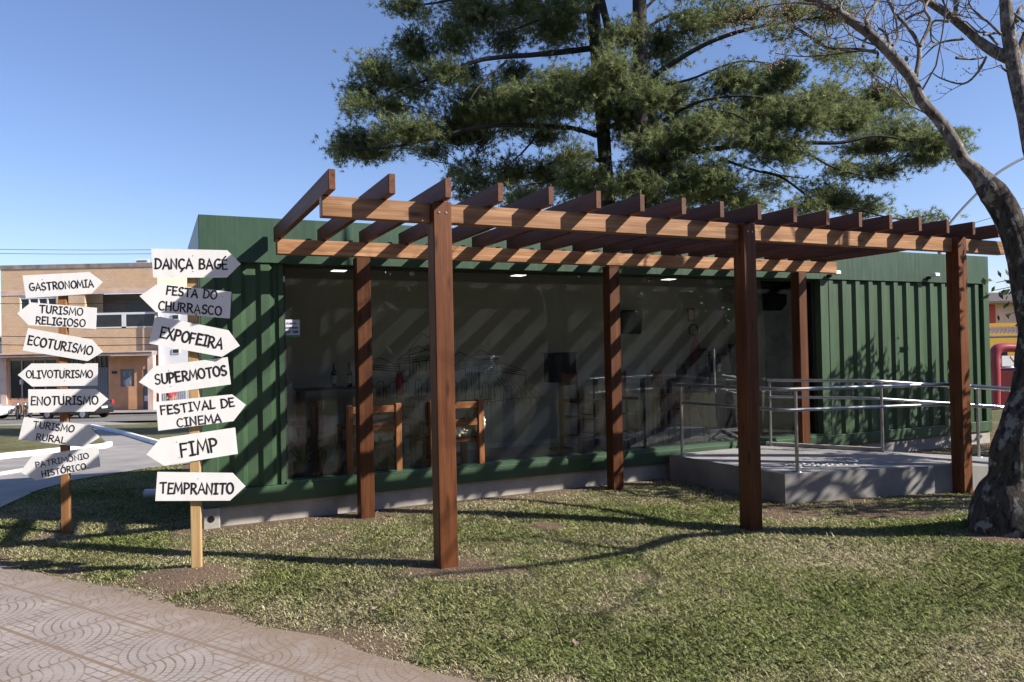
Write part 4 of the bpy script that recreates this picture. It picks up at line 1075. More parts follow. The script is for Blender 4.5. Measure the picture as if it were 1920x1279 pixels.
pine('broad pine with a straight trunk behind the kiosk, limbs reaching far right',
     [([(1198,640,0),(1198,400,0),(1202,300,0),(1201,200,0),(1200,100,0),(1199,0,0),(1194,-200,0),(1190,-480,0)], [.26,.24,.22,.21,.20,.19,.16,.05])],
     [([(1215,150,0),(1262,118,-.4),(1331,79,-.7),(1410,53,-.9),(1500,38,-1),(1560,30,-1)], .11), ([(1485,48,-1),(1525,72,-1.1),(1565,92,-1.1),(1640,98,-1.1)], .06), ([(1204,60,0),(1260,28,.4),(1340,36,.8),(1420,48,1.0),(1470,40,1)], .06),
      ([(1205,285,0),(1280,285,-.4),(1350,278,-.8),(1436,266,-1.2),(1568,268,-1.4),(1650,255,-1.4),(1763,278,-1.3)], .12), ([(1212,165,0),(1290,150,-.6),(1390,115,-1),(1490,130,-1.2)], .06), ([(1210,250,0),(1300,195,-1.2),(1400,180,-1.6),(1520,200,-1.6)], .07),
      ([(1350,297,-.8),(1425,322,-.9),(1510,335,-1)], .06), ([(1430,322,-.9),(1470,335,-.9),(1537,382,-1),(1600,392,-1),(1690,411,-1),(1756,400,-1)], .05), ([(1511,285,-1.3),(1575,319,-1.3),(1670,338,-1.3)], .05), ([(1440,270,-1.2),(1390,220,-1.6),(1330,205,-1.5)], .05), ([(1205,330,0),(1280,350,-.5),(1360,372,-.8),(1440,392,-.9)], .06), ([(1195,200,0),(1120,155,.8),(1080,150,1)], .05), ([(1205,20,0),(1240,-10,.3),(1300,-40,.5)], .06), ([(1400,262,-1.1),(1430,305,-1.1),(1475,330,-1.1)], .03)],
     right_cl + over2 + [(1200,170,50,36,.8,-1.8),(1205,270,50,30,.6,-1.8),(1190,350,60,34,.9,-1.5),(1300,250,70,36,.9,-1.5),(1400,260,70,30,.8,-1.6),(1290,350,70,30,.9,-1.5)], 21.0, 5)

# ---- bare chinaberry tree on the right, and a second one beyond the frame whose limb leans in
def twigtree(mb, bb, p, d, ln, r, depth, rr, berry=.25):
    n = 4; pts = [p.copy()]; q = p.copy(); dd = d.copy()
    for i in range(n):
        dd = (dd + Vector((rr.uniform(-.35, .35), rr.uniform(-.35, .35), rr.uniform(-.2, .36)))).normalized()
        q = q + dd * ln / n; pts.append(q.copy())
        if depth > 0 and rr.random() < .62:
            nd = (dd + Vector((rr.uniform(-1, 1), rr.uniform(-1, 1), rr.uniform(-.4, .8)))).normalized()
            twigtree(mb, bb, q, nd, ln * rr.uniform(.5, .75), r * .6, depth - 1, rr, berry)
    mb.tube(pts, [r * (1 - .6 * i / n) for i in range(n + 1)], 5, False)
    if depth == 0 and rr.random() < berry: berries(bb, q, rr)
def berries(bb, q, rr, n=9, s=.09, r=.009):
    for i in range(n):
        c = q + Vector((rr.gauss(0, s * .5), rr.gauss(0, s * .5), rr.gauss(-.05, s * .5)))
        bb.add([(c.x + r, c.y, c.z), (c.x - r, c.y, c.z), (c.x, c.y + r, c.z), (c.x, c.y - r, c.z), (c.x, c.y, c.z + r), (c.x, c.y, c.z - r)],
               [(0, 2, 4), (2, 1, 4), (1, 3, 4), (3, 0, 4), (2, 0, 5), (1, 2, 5), (3, 1, 5), (0, 3, 5)], True)
TB = Vector((4.33, 6.45, zgf(4.33, 6.45)))
ct = thing('chinaberry_tree', 'bare leaning tree with lichen spotted trunk and orange berries at the right of the pergola', 'tree', TB)
TP = [(1890, 1010, 130, 6.92), (1886, 983, 118, 6.92), (1892, 935, 104, 6.92), (1894, 899, 96, 6.92), (1900, 843, 86, 6.93), (1921, 758, 76, 6.95), (1933, 685, 67, 6.96), (1936, 640, 63, 6.97), (1930, 595, 60, 6.98), (1916, 516, 57, 7.0), (1906, 449, 55, 7.02), (1882, 392, 54, 7.05), (1862, 362, 56, 7.07), (1836, 330, 42, 7.1), (1806, 300, 30, 7.12), (1787, 263, 27, 7.15), (1760, 225, 25, 7.18), (1727, 188, 25, 7.2), (1710, 150, 24, 7.22), (1680, 113, 24, 7.25), (1644, 75, 23, 7.28), (1594, 38, 20, 7.32), (1550, 12, 18, 7.36), (1490, -15, 15, 7.4), (1400, -70, 11, 7.5), (1300, -150, 6, 7.6)]
TP = [(x + (6 if 450 < y < 930 else 0), y, w_ * (1 if y > 900 else .88 if y > 360 else .8), Y - .47) for x, y, w_, Y in TP]
mb = M(); P = [at(x, y, Y) - TB for x, y, w_, Y in TP]; R = [w_ / 2 / F_PX * Y for x, y, w_, Y in TP]
p_, r2_ = smooth_path(P, R, 5)
# flared foot: ribs that run into roots
k12 = 22; rings = []; vs = []
for i, (c, r) in enumerate(zip(p_, r2_)):
    d = (p_[min(i + 1, len(p_) - 1)] - p_[max(i - 1, 0)]).normalized()
    a = d.cross(Vector((0, 1, 0))).normalized(); b_ = a.cross(d).normalized(); hh = max(0, c.z)
    fl_ = math.exp(-hh / .22)
    for k in range(k12):
        t = 2 * pi * k / k12
        q = 1 + fl_ * (.10 + .20 * max(0, cos(t * 4 + .6))) + (.16 * noise.noise(Vector((c.x * 3 + cos(t) * 2.2, c.y * 3 + sin(t) * 2.2, c.z * 4.0))) if c.z < 2.9 else .06 * noise.noise(Vector((cos(t) * 2, sin(t) * 2, c.z * 5)))) + .06 * noise.noise(Vector((c.x * 2 + cos(t) * 1.4, c.y * 2 + sin(t) * 1.4, c.z * 1.8))) + .045 * noise.noise(Vector((cos(t) * 5, sin(t) * 5, c.z * 7)))
        vs.append(c + a * cos(t) * r * q + b_ * sin(t) * r * q)
mb.add(vs, [(i * k12 + k, i * k12 + (k + 1) % k12, (i + 1) * k12 + (k + 1) % k12, (i + 1) * k12 + k) for i in range(len(p_) - 1) for k in range(k12)], True)
for cx, cy, s_ in ((1858, 352, .045), (1800, 287, .03), (1764, 240, .028), (1700, 110, .02)):
    q = at(cx, cy, 6.5) - TB; mb.ball(q, s_, (1, 1, 1.2), 8, 6, .3, cx)
kcut = [i for i, c in enumerate(p_) if c.z > 2.95][0] * k12
M().add(vs[kcut:], [f for f in ((i * k12 + k, i * k12 + (k + 1) % k12, (i + 1) * k12 + (k + 1) % k12, (i + 1) * k12 + k) for i in range((len(vs) - kcut) // k12 - 1) for k in range(k12))], True).build('limb', BARK_LIMB, ct)
mb.f = [f for f in mb.f if min(f) < kcut or min(f) >= len(vs)]; mb.sm = mb.sm[:len(mb.f)]
mb.build('trunk', BARK, ct)
def px_limb(root, off, pts, Y, r0, r1, material=BARK_LIMB, name='branch'):
    mb = M(); P = [at(x, y, Y + .08 * i) - off for i, (x, y) in enumerate(pts)]
    limb(mb, P, [r0 + (r1 - r0) * i / (len(P) - 1) for i in range(len(P))], 7, 4, .15); mb.build(name, material, root); return P
def Z5(*pp): return [(1400 + x / 3.692, y / 3.692) for x, y in pp]
ends = []
for pts, r0, r1 in ((Z5((1170,530),(1195,330),(1110,180),(1030,100),(980,0),(940,-80)), .022, .010), (Z5((1200,320),(1270,150),(1232,60),(1290,-40)), .018, .010), (Z5((1000,360),(970,240),(915,195)), .02, .010), (Z5((1005,320),(1045,260),(1030,120),(1000,20)), .014, .007),
                    (Z5((835,205),(835,120),(905,10),(930,-60)), .020, .012), (Z5((900,365),(760,340),(560,335)), .016, .006), (Z5((805,320),(830,260),(872,220)), .014, .008), (Z5((905,400),(880,350),(620,372),(400,392),(200,370)), .012, .004), (Z5((540,320),(560,270),(600,230)), .010, .004), (Z5((650,90),(655,20),(700,-60)), .014, .006), (Z5((470,30),(300,20),(80,50)), .012, .004), (Z5((560,80),(540,150),(560,250)), .010, .004)):
    P = px_limb(ct, TB, pts, 6.78, r0, r1); ends.append(P)
tw, bb = M(), M(); rr = random.Random(21)
for P in ends:
    for q in P[1:]:
        for _ in range(1): twigtree(tw, bb, q, Vector((rr.uniform(-1, 1), rr.uniform(-.6, .6), rr.uniform(-.1, 1))).normalized(), rr.uniform(.2, .5), .006, 1, rr, .10)
for i in range(8, len(p_), 6):
    if p_[i].z > 3.4: twigtree(tw, bb, p_[i], Vector((rr.uniform(-1, 1), rr.uniform(-1, 1), .6)).normalized(), rr.uniform(.5, 1.1), .010, 2, rr, .2)
for i in range(60):
    px_, py_ = rr.gauss(1440, 48), abs(rr.gauss(8, 26))
    berries(bb, at(px_, py_, rr.uniform(6.7, 7.4)) - TB, rr, 6, .11, .0075)
for i in range(34): berries(bb, at(rr.uniform(1440, 1640), rr.uniform(-5, 95), rr.uniform(6.7, 7.3)) - TB, rr, 5, .09, .008)
berries(bb, at(1449, 110, 6.8) - TB, rr, 16, .08, .010)
# stems that lean out of the frame towards the viewer's right, carrying bare crown
for pts, R in (([(4.85, 6.8, 1.7), (5.35, 6.3, 2.5), (6.0, 5.5, 3.3), (6.5, 4.7, 4.2), (6.9, 3.9, 5.3)], [.07, .06, .05, .035, .02]), ([(6.0, 5.5, 3.3), (6.8, 5.3, 4.0), (7.6, 5.2, 4.9)], [.05, .04, .02]), ([(4.9, 6.85, 2.0), (5.8, 7.2, 3.2), (6.6, 7.4, 4.6), (7.0, 7.2, 6.0)], [.07, .055, .04, .02])):
    b2 = M(); P = [Vector(q) - Vector((.3, .47, 0)) - TB for q in pts]; pp = limb(b2, P, R, 10, 5, .12); b2.build('limb', BARK_LIMB, ct)
    for i in range(6, len(pp), 2):
        twigtree(tw, bb, pp[i], Vector((rr.uniform(-1, 1), rr.uniform(-1, 1), rr.uniform(0, 1))).normalized(), rr.uniform(.7, 1.5), .016, 2, rr, .5)
tw.build('twigs', TWIGM, ct, recalc=False); tag(bb.build('berries', BERRY, ct, recalc=False), kind='stuff')

T2 = Vector((7.1, 8.7, zgf(7.1, 8.7)))
c2 = thing('chinaberry_tree', 'bare tree standing outside the frame, its pale limbs leaning in at the top right corner', 'tree', T2)
mb = M(); Q2 = [(7.1, 8.7, 0), (7.05, 8.65, 1.2), (6.75, 8.6, 2.6)]
P = [Vector(q) - T2 for q in Q2] + [at(x, y, 8.5) - T2 for x, y in ((1955, 330), (1921, 212), (1903, 130), (1893, 75), (1886, 10), (1880, -120), (1870, -320))]
limb(mb, P, [.20, .17, .13, .095, .08, .08, .07, .065, .05, .02], 14, 5, .12); mb.build('trunk', BARK_LIMB, c2)
tw, bb = M(), M(); rr = random.Random(5)
P = px_limb(c2, T2, [(1896, 112), (1866, 98), (1838, 79), (1786, 34), (1729, -4), (1640, -60), (1560, -150)], 8.5, .068, .03)
px_limb(c2, T2, [(1788, 36), (1792, 12), (1788, -40)], 8.6, .03, .015)
px_limb(c2, T2, [(1908, 108), (1925, 60), (1950, 0)], 8.5, .05, .03); px_limb(c2, T2, [(1905, 40), (1918, 12), (1960, 20)], 8.5, .03, .02)
for pts in (Z5((1660,390),(1600,500),(1500,580),(1350,545),(1280,500)), Z5((1740,310),(1660,230),(1600,220),(1520,150)), Z5((1500,270),(1330,300),(1215,400)), Z5((1450,400),(1560,410),(1640,400)), Z5((1760,240),(1680,160),(1560,60),(1530,-20)), Z5((1640,240),(1750,230),(1840,260)), Z5((1800,490),(1770,470),(1760,450)), Z5((1240,70),(1110,130),(1040,210)), Z5((1400,150),(1290,150),(1280,280),(1340,300)), Z5((1920,150),(1850,90),(1840,30)), Z5((1840,270),(1900,230),(1920,200))):
    q = px_limb(c2, T2, pts, 8.4, .016, .006); 
    for v in q[1:]:
        for _ in range(1): twigtree(tw, bb, v, Vector((rr.uniform(-1, 1), rr.uniform(-.6, .6), rr.uniform(-.5, 1))).normalized(), rr.uniform(.15, .45), .006, 1, rr, .3)
for q in P[3:]:
    for _ in range(3): twigtree(tw, bb, q, Vector((rr.uniform(-1, 1), rr.uniform(-.6, .6), rr.uniform(-.2, 1))).normalized(), rr.uniform(.4, .8), .012, 2, rr, .3)
for _ in range(10): twigtree(tw, bb, at(1880, -150 - 30 * _, 8.5) - T2, Vector((rr.uniform(-1, 1), rr.uniform(-1, .6), rr.uniform(.1, 1))).normalized(), rr.uniform(.8, 1.6), .02, 2, rr, .4)
tw.build('twigs', TWIGM, c2, recalc=False); tag(bb.build('berries', BERRY, c2, recalc=False), kind='stuff')

# ---- leafy trees: broad leaves scattered through lumpy crowns
def leaves_at(C, size, seed, cols):
    g = np.random.default_rng(seed); n = len(C)
    a = g.normal(size=(n, 3)); a[:, 2] -= .5; a /= np.linalg.norm(a, axis=1)[:, None]
    b = np.cross(a, g.normal(size=(n, 3))); b /= np.linalg.norm(b, axis=1)[:, None]
    ln = size * (.7 + .6 * g.random(n))[:, None]
    v = np.stack([C, C + a * ln * .5 - b * ln * .22, C + a * ln, C + a * ln * .5 + b * ln * .22], 1).reshape(-1, 3)
    c0, c1 = np.array(cols[0]), np.array(cols[1]); t = g.random(n)[:, None]
    return v, c0 + (c1 - c0) * t
def leafy(label, x, y, h, r, n, seed, size=.12, low=.3, group=None, cols=((.03, .06, .015), (.08, .13, .03)), lumps=14, name='leafy_tree', sprig=None, lr=.35):
    z = zgf(x, y); o = thing(name, label, 'tree', (x, y, z), 0, group); g = np.random.default_rng(seed); r_ = random.Random(seed)
    mb = M(); mb.tube([(0, 0, -.2), (.05, .02, h * .3), (-.04, .05, h * .6), (0, 0, h * .9)], [h * .028, h * .022, h * .014, h * .004], 10, True, True, .15); 
    C = []
    for i in range(lumps):
        th = r_.uniform(0, 2 * pi); zz = r_.uniform(low, .95); rad = r * (1 - abs(zz - .55) * 1.1) * math.sqrt(r_.random())
        c = np.array([cos(th) * rad, sin(th) * rad, zz * h]); q = g.normal(size=(n // lumps, 3)); q /= np.linalg.norm(q, axis=1)[:, None]
        q *= (g.random(len(q)) ** .45)[:, None] * r * lr * np.array([1, 1, .75])
        C.append(c + q); mb.tube([(0, 0, zz * h * .55), c * .6 + np.array([0, 0, zz * h * .28]), c], [h * .010, h * .007, h * .003], 6, False)
    if sprig is not None:
        for s in sprig:
            e = Vector(s) - Vector((x, y, z)); st = Vector((0, 0, e.z * .95)); mb.tube([st, st.lerp(e, .6) + Vector((0, 0, .25)), e], [.02, .012, .005], 5, False)
            for k in range(26):
                t = .55 + .5 * k / 26; C.append(np.array([(st.lerp(e, t) + Vector((0, 0, .25 * (1 - abs(t - .6) * 2.4))))[:]]) + g.normal(size=(1, 3)) * np.array([.07, .07, .11]))
    mb.build('trunk', TWIGM, o)
    v, t = leaves_at(np.concatenate(C), size, seed, cols); fast_mesh('crown', LEAFM, v, 4, t, o); return o
leafy('leafy tree at the right end of the kiosk, sprigs drooping beside the leaning trunk', 9.7, 10.5, 4.2, 1.45, 4200, 31, .15, .28, lumps=18,
      sprig=[tuple(at(1868, 530, 11.2)), tuple(at(1880, 545, 11.0)), tuple(at(1885, 590, 11.1)), tuple(at(1862, 545, 11.4))])
leafy('unseen leafy young tree beyond the right edge, placed to shade the corrugated wall and the ramp', 7.4, 7.45, 4.0, 1.3, 2100, 37, .13, .35, lumps=12)  # out of view; position chosen so its shade falls on ramp and end post
for i, (x, y, h, r) in enumerate(((20, -26, 10, 5), (28, -24, 11, 5.5), (35, -18, 10, 5), (44, -14, 10, 5.5), (52, -22, 13, 6.5), (14, -15, 11, 5), (7, -17, 14, 6), (-2, -16, 14, 6), (-11, -15, 14, 6), (-19, -10, 13, 6), (-24, -2, 11, 5), (22, -36, 15, 7), (33, -26, 12, 6), (41, -20, 12, 6), (50, -10, 12, 6), (26, -16, 8, 4), (56, -4, 12, 6), (38, -11, 8, 4.5), (40, 2.5, 10, 5.5), (44, -4, 11, 5.5), (43, 8, 11, 5.5), (34, -3, 8, 4.5))):  # unseen trees: darken the glass reflections, and added to block sky fill
    leafy(('rounded dark park tree behind the viewer, mirrored in the glass and added to cut sky fill', 'tall dark park tree behind the viewer, mirrored in the glass and added to cut sky fill')[i % 2], x, y, h, r, 9000, 50 + i, .75, .10, 'unseen park trees behind the viewer, mirrored in the glass and added to cut sky fill', lumps=30, lr=.5, cols=((.03, .05, .015), (.06, .085, .025)))

# ================================================================== street on the left
BR = None
def brick_mat():
    m, n, b = nodes_of('tan_brick')
    k = n.nodes.new('ShaderNodeTexBrick'); k.inputs['Scale'].default_value = 1.0
    k.inputs['Color1'].default_value = (.66, .44, .26, 1); k.inputs['Color2'].default_value = (.72, .49, .30, 1); k.inputs['Mortar'].default_value = (.55, .39, .28, 1)
    k.inputs['Brick Width'].default_value = .3; k.inputs['Row Height'].default_value = .14; k.inputs['Mortar Size'].default_value = .016
    tc = n.nodes.new('ShaderNodeTexCoord'); sx = n.nodes.new('ShaderNodeSeparateXYZ'); n.links.new(tc.outputs['Object'], sx.inputs[0])
    cx = n.nodes.new('ShaderNodeCombineXYZ'); n.links.new(mth(n, 'ADD', sx.outputs[0], sx.outputs[1]), cx.inputs[0]); n.links.new(sx.outputs[2], cx.inputs[1]); n.links.new(cx.outputs[0], k.inputs['Vector'])
    f = ntex(n, coords(n, 'Object'), .8, 6, .65)
    c = mixc(n, ramp(n, f, [(.45, (0, 0, 0)), (.75, (.45, .45, .45))]), k.outputs['Color'], (.36, .25, .17))
    n.links.new(c, b.inputs['Base Color']); b.inputs['Roughness'].default_value = .9; return m
BRICK = brick_mat()
PINK = mat('pink_render', (.66, .47, .40), .9, .2, 1.5); ORANGE = mat('orange_render', (.60, .31, .17), .9, .18, 1.2)
STAIN = mat('stained_parapet', (.26, .22, .20), .95, .35, 1.5); WHITEW = mat('white_render', (.82, .82, .82), .8, .06, 1); GATE = mat('grey_shutter', (.16, .17, .20), .6, .12, 2); WFR = mat('white_window_frame', (.75, .75, .75), .5, .04)
BLUEW = mat('blue_white_render', (.52, .60, .72), .8, .1, 1)
BY = 49.4
def bx_(px): return at(px, 650, BY).x
def bz_(py, px=150): return at(px, py, BY).z
def px_rect(x0, x1, y0, y1):          # photo rectangle on the facade -> building coordinates
    xm = (x0 + x1) / 2
    return bx_(x0), bx_(x1), bz_(y1, xm), bz_(y0, xm)
gz_ = zgf(-26, BY) + .13
bl_x0, bl_x1 = bx_(3), bx_(297)
bb_ = thing('brick_building', 'two storey tan brick building with a recessed balcony and orange ground floor across the street', 'building', (bl_x0, BY, gz_))
O = Vector((bl_x0, BY, gz_))
def bpart(name, material, rects, y0, y1, parent=bb_):
    mb = M()
    for x0, x1, z0, z1 in rects: mb.box(x0 - O.x, x1 - O.x, y0, y1, z0 - O.z, z1 - O.z)
    return mb.build(name, material, parent)
top = bz_(503, 150); z_b0, z_b1 = bz_(660), bz_(542); zbal0, zbal1 = bz_(615, 225), bz_(549, 225)
bal = (bx_(160), bx_(291))
w1 = px_rect(38, 106, 553, 592)
# upper wall with openings for the window and the balcony
bpart('upper_wall', BRICK, [(bl_x0, bl_x1, zbal1, top), (bl_x0, w1[0], z_b0, zbal1 - .001), (w1[0], w1[1], z_b0, w1[2]), (w1[0], w1[1], w1[3], zbal1 - .001), (w1[1], bal[0], z_b0, zbal1 - .001), (bal[0], bal[1], z_b0, zbal0), (bal[1], bl_x1, z_b0, zbal1 - .001)], 0, .25)
bpart('parapet', STAIN, [(bl_x0 - .03, bl_x1 + .03, top + .002, top + .28)], -.04, .3)
bpart('string_course', PINK, [(bl_x0, bl_x1, zbal1 - .05, zbal1 + .26)], -.03, -.002)
bpart('side_wall', BRICK, [(bl_x0, bl_x0 + .25, O.z, top)], .252, 12); bpart('side_wall', BRICK, [(bl_x1 - .25, bl_x1, O.z, top)], .252, 12); bpart('roof', STAIN, [(bl_x0 + .25, bl_x1 - .25, top - .25, top - .1)], .252, 12)
bpart('balcony_recess', mat('balcony_plaster', (.36, .34, .33), .9), [(bal[0], bal[1], z_b0, zbal1 + .1)], 2.2, 2.35)
bpart('balcony_door', GLASSDK, [(bx_(208), bx_(290), zbal0 - .4, zbal1 - .35)], 2.1, 2.18); bpart('balcony_floor', PINK, [(bal[0], bal[1], zbal0 - .75, zbal0 - .6)], .252, 2.19)
rlo = bpart('balcony_rail', WFR, [(bal[0], bal[1], bz_(590, 225), bz_(586, 225)), (bx_(229), bx_(237), zbal0, bz_(590, 225)), (bal[0], bal[1], zbal0, zbal0 + .08)], -.02, .05)
bpart('balcony_glass', GLASSDK, [(bal[0], bx_(229), zbal0 + .08, bz_(590, 225)), (bx_(237), bal[1], zbal0 + .08, bz_(590, 225))], .0, .03)
wf = bpart('window', WFR, [(w1[0], w1[1], w1[3] - .25, w1[3]), (w1[0], w1[1], w1[2], w1[2] + .1)] + [(w1[0] + i * (w1[1] - w1[0]) / 4 - .03, w1[0] + i * (w1[1] - w1[0]) / 4 + .04, w1[2] + .1, w1[3] - .25) for i in range(5)], .05, .12)
bpart('pane', GLASSDK, [(w1[0] + .02, w1[1] - .02, w1[2] + .09, w1[3] - .24)], .125, .14, wf)
# canopy and ground floor
bpart('canopy', STAIN, [(bl_x0 - .05, bl_x1 + .1, z_b0 - .28, z_b0 - .02)], -1.1, .25)
bpart('canopy_edge', PINK, [(bl_x0 - .05, bl_x1 + .1, z_b0 - .10, z_b0 - .01)], -1.14, -1.105)
gt = z_b0 - .30
sh = px_rect(17, 106, 673, 746); ga = (bx_(124), bx_(203)); gw = px_rect(225, 251, 692, 725); gd = px_rect(267, 292, 692, 772)
bpart('ground_wall', ORANGE, [(bl_x0, sh[0], O.z, gt), (sh[0], sh[1], O.z, sh[2]), (sh[0], sh[1], sh[3], gt), (sh[1], ga[0], O.z, gt), (ga[0], ga[1], bz_(668), gt), (ga[1], gw[0], O.z, gt), (gw[0], gw[1], O.z, gw[2]), (gw[0], gw[1], gw[3], gt), (gw[1], gd[0], O.z, gt), (gd[0], gd[1], gd[3], gt), (gd[1], bl_x1, O.z, gt)], 0, .25)
bpart('pillar', PINK, [(bl_x0 - .02, bl_x0 + .35, O.z, gt)], -.12, -.002); bpart('pillar', PINK, [(bl_x1 - .25, bl_x1 + .1, O.z, gt)], -1.0, -.6); bpart('pillar', ORANGE, [(bx_(107), bx_(116), O.z, gt)], -.1, -.002)
so_ = bpart('shop_window', mat('grey_frame', (.34, .33, .33), .5), [(sh[0], sh[1], sh[3] - .1, sh[3])] + [(sh[0] + i * (sh[1] - sh[0]) / 4 - .03, sh[0] + i * (sh[1] - sh[0]) / 4 + .04, sh[2], sh[3] - .1) for i in range(5)], .04, .1)
bpart('pane', GLASSDK, [(sh[0], sh[1], sh[2], sh[3] - .05)], .11, .13, so_)
bpart('paper_notice', WFR, [(bx_(34), bx_(41), bz_(721, 38), bz_(712, 38))], .105, .109, so_)
gx = M()
for i in range(18):
    x = ga[0] - O.x + i * (ga[1] - ga[0]) / 18; gx.box(x + .01, x + (ga[1] - ga[0]) / 18 - .01, .12, .16, 0, bz_(690) - O.z)
    if i % 2 == 0: gx.box(x, x + .05, .12, .16, bz_(690) - O.z, bz_(668) - O.z)
gx.build('garage_door', GATE, bb_); bpart('transom', GLASSDK, [(ga[0], ga[1], O.z, bz_(668))], .18, .2)
go = bpart('window', GATE, [(gw[0], gw[1], gw[2], gw[3])], .06, .1); bpart('pane', mat('pale_bars', (.3, .32, .36), .5), [(gw[0] + .2 + i * .35, gw[0] + .28 + i * .35, gw[2] + .15 + j * .55, gw[2] + .42 + j * .55) for i in range(2) for j in range(2)], .05, .058, go)
do = bpart('door', GATE, [(gd[0], gd[1], O.z, gd[3])], .06, .1); bpart('door_panel', WHITEW, [(gd[0] + .05, gd[1] - .05, bz_(752, 280), bz_(742, 280))], .05, .058, do)
bpart('wall_sign', BLACK, [(bx_(209), bx_(219), bz_(701, 214), bz_(696, 214))], -.03, -.002); bpart('wall_plinth', PINK, [(bl_x0, bl_x1, O.z, O.z + .35)], -.06, -.001) if False else None
rs = thing('roof_sign', 'small white board standing on the roof edge of the brick building', 'sign', (bx_(261), BY + .5, top + .30)); q = M(); q.bbox(-.45, .45, 0, .12, .02, .27, .01); q.box(-.3, -.25, .03, .08, -.42, .02); q.box(.25, .3, .03, .08, -.42, .02); q.build('panel', WHITEW, rs); M().bbox(-.33, .33, -.012, -.001, .09, .2, .003).build('face', GATE, rs)
# white building to its right and blue-white wall to its left
ox = bx_(301); wb = thing('white_building', 'white two storey building right of the brick building, behind the near signpost', 'building', (ox, BY - .3, gz_))
q = M(); q.box(0, 4.2, 0, 9, 0, bz_(560, 320) - gz_); q.build('wall', WHITEW, wb); q = M(); q.box(-.05, 4.25, -.06, 9, bz_(560, 320) - gz_ + .002, bz_(560, 320) - gz_ + .2); q.build('parapet', WHITEW, wb)
for (x0, x1, y0, y1) in ((327, 341, 590, 600), (327, 341, 654, 663)):
    q = M(); q.box(bx_(x0) - ox, bx_(x1) - ox, -.05, -.002, bz_(y1, x0) - gz_, bz_(y0, x0) - gz_); wo = q.build('window', WFR, wb); q = M(); q.box(bx_(x0) - ox + .06, bx_(x1) - ox - .06, -.06, -.052, bz_(y1, x0) - gz_ + .05, bz_(y0, x0) - gz_ - .05); q.build('pane', GLASSDK, wo)
q = M()
for i in range(14): q.box(.15 + i * .13, .2 + i * .13, -.09, -.05, 0, 2.3)
q.box(.1, 2.0, -.085, -.055, 2.3, 2.36); q.build('gate', mat('gate_grey', (.4, .42, .45), .5), wb); q = M(); q.tube([(.1, -.12, 0), (.1, -.12, bz_(575, 305) - gz_)], .06, 8); q.build('downpipe', WHITEW, wb)
lx = bx_(-110); nb_ = thing('blue_white_house', 'pale blue house at the left edge next to the brick building', 'building', (lx, BY + .2, gz_)); q = M(); q.box(0, bl_x0 - lx - .05, 0, 8, 0, bz_(640, 0) - gz_); q.build('wall', BLUEW, nb_); q = M(); q.box(-.1, bl_x0 - lx - .03, -.1, 8.1, bz_(640, 0) - gz_ + .002, bz_(632, 0) - gz_); q.build('roof', STAIN, nb_); q = M(); q.box(1.6, 2.6, -.04, -.002, .9, 2.1); q.build('window', GLASSDK, nb_)
tag(M().add([(p.x, p.y, p.z) for p in ()], []).build('x', PINK), '') if False else None

# overhead wires
def wire(label, a, b, sag=.4, r=.018, n=24):
    P = [a.lerp(b, i / n) - Vector((0, 0, sag * 4 * (i / n) * (1 - i / n))) for i in range(n + 1)]
    tag(M().tube(P, r, 5, False).build('overhead_wire', BLACK), label, 'wire', 'overhead wires on the left')
wire('uppermost overhead wire crossing the sky above the brick building', at(-200, 463, 45), at(760, 455, 45), .3, .014)
wire('second overhead wire crossing the sky just above the brick building', at(-200, 471, 45), at(760, 462, 45), .3, .014)
wire('overhead wire across the brick building through its balcony level', at(-200, 566, 44), at(560, 560, 44), .2, .018)
wire('overhead wire across the brick building just below the balcony', at(-200, 622, 44), at(560, 625, 44), .3, .02)
wire('lowest overhead wire in front of the canopy of the brick building', at(-200, 640, 44), at(560, 636, 44), .3, .022)

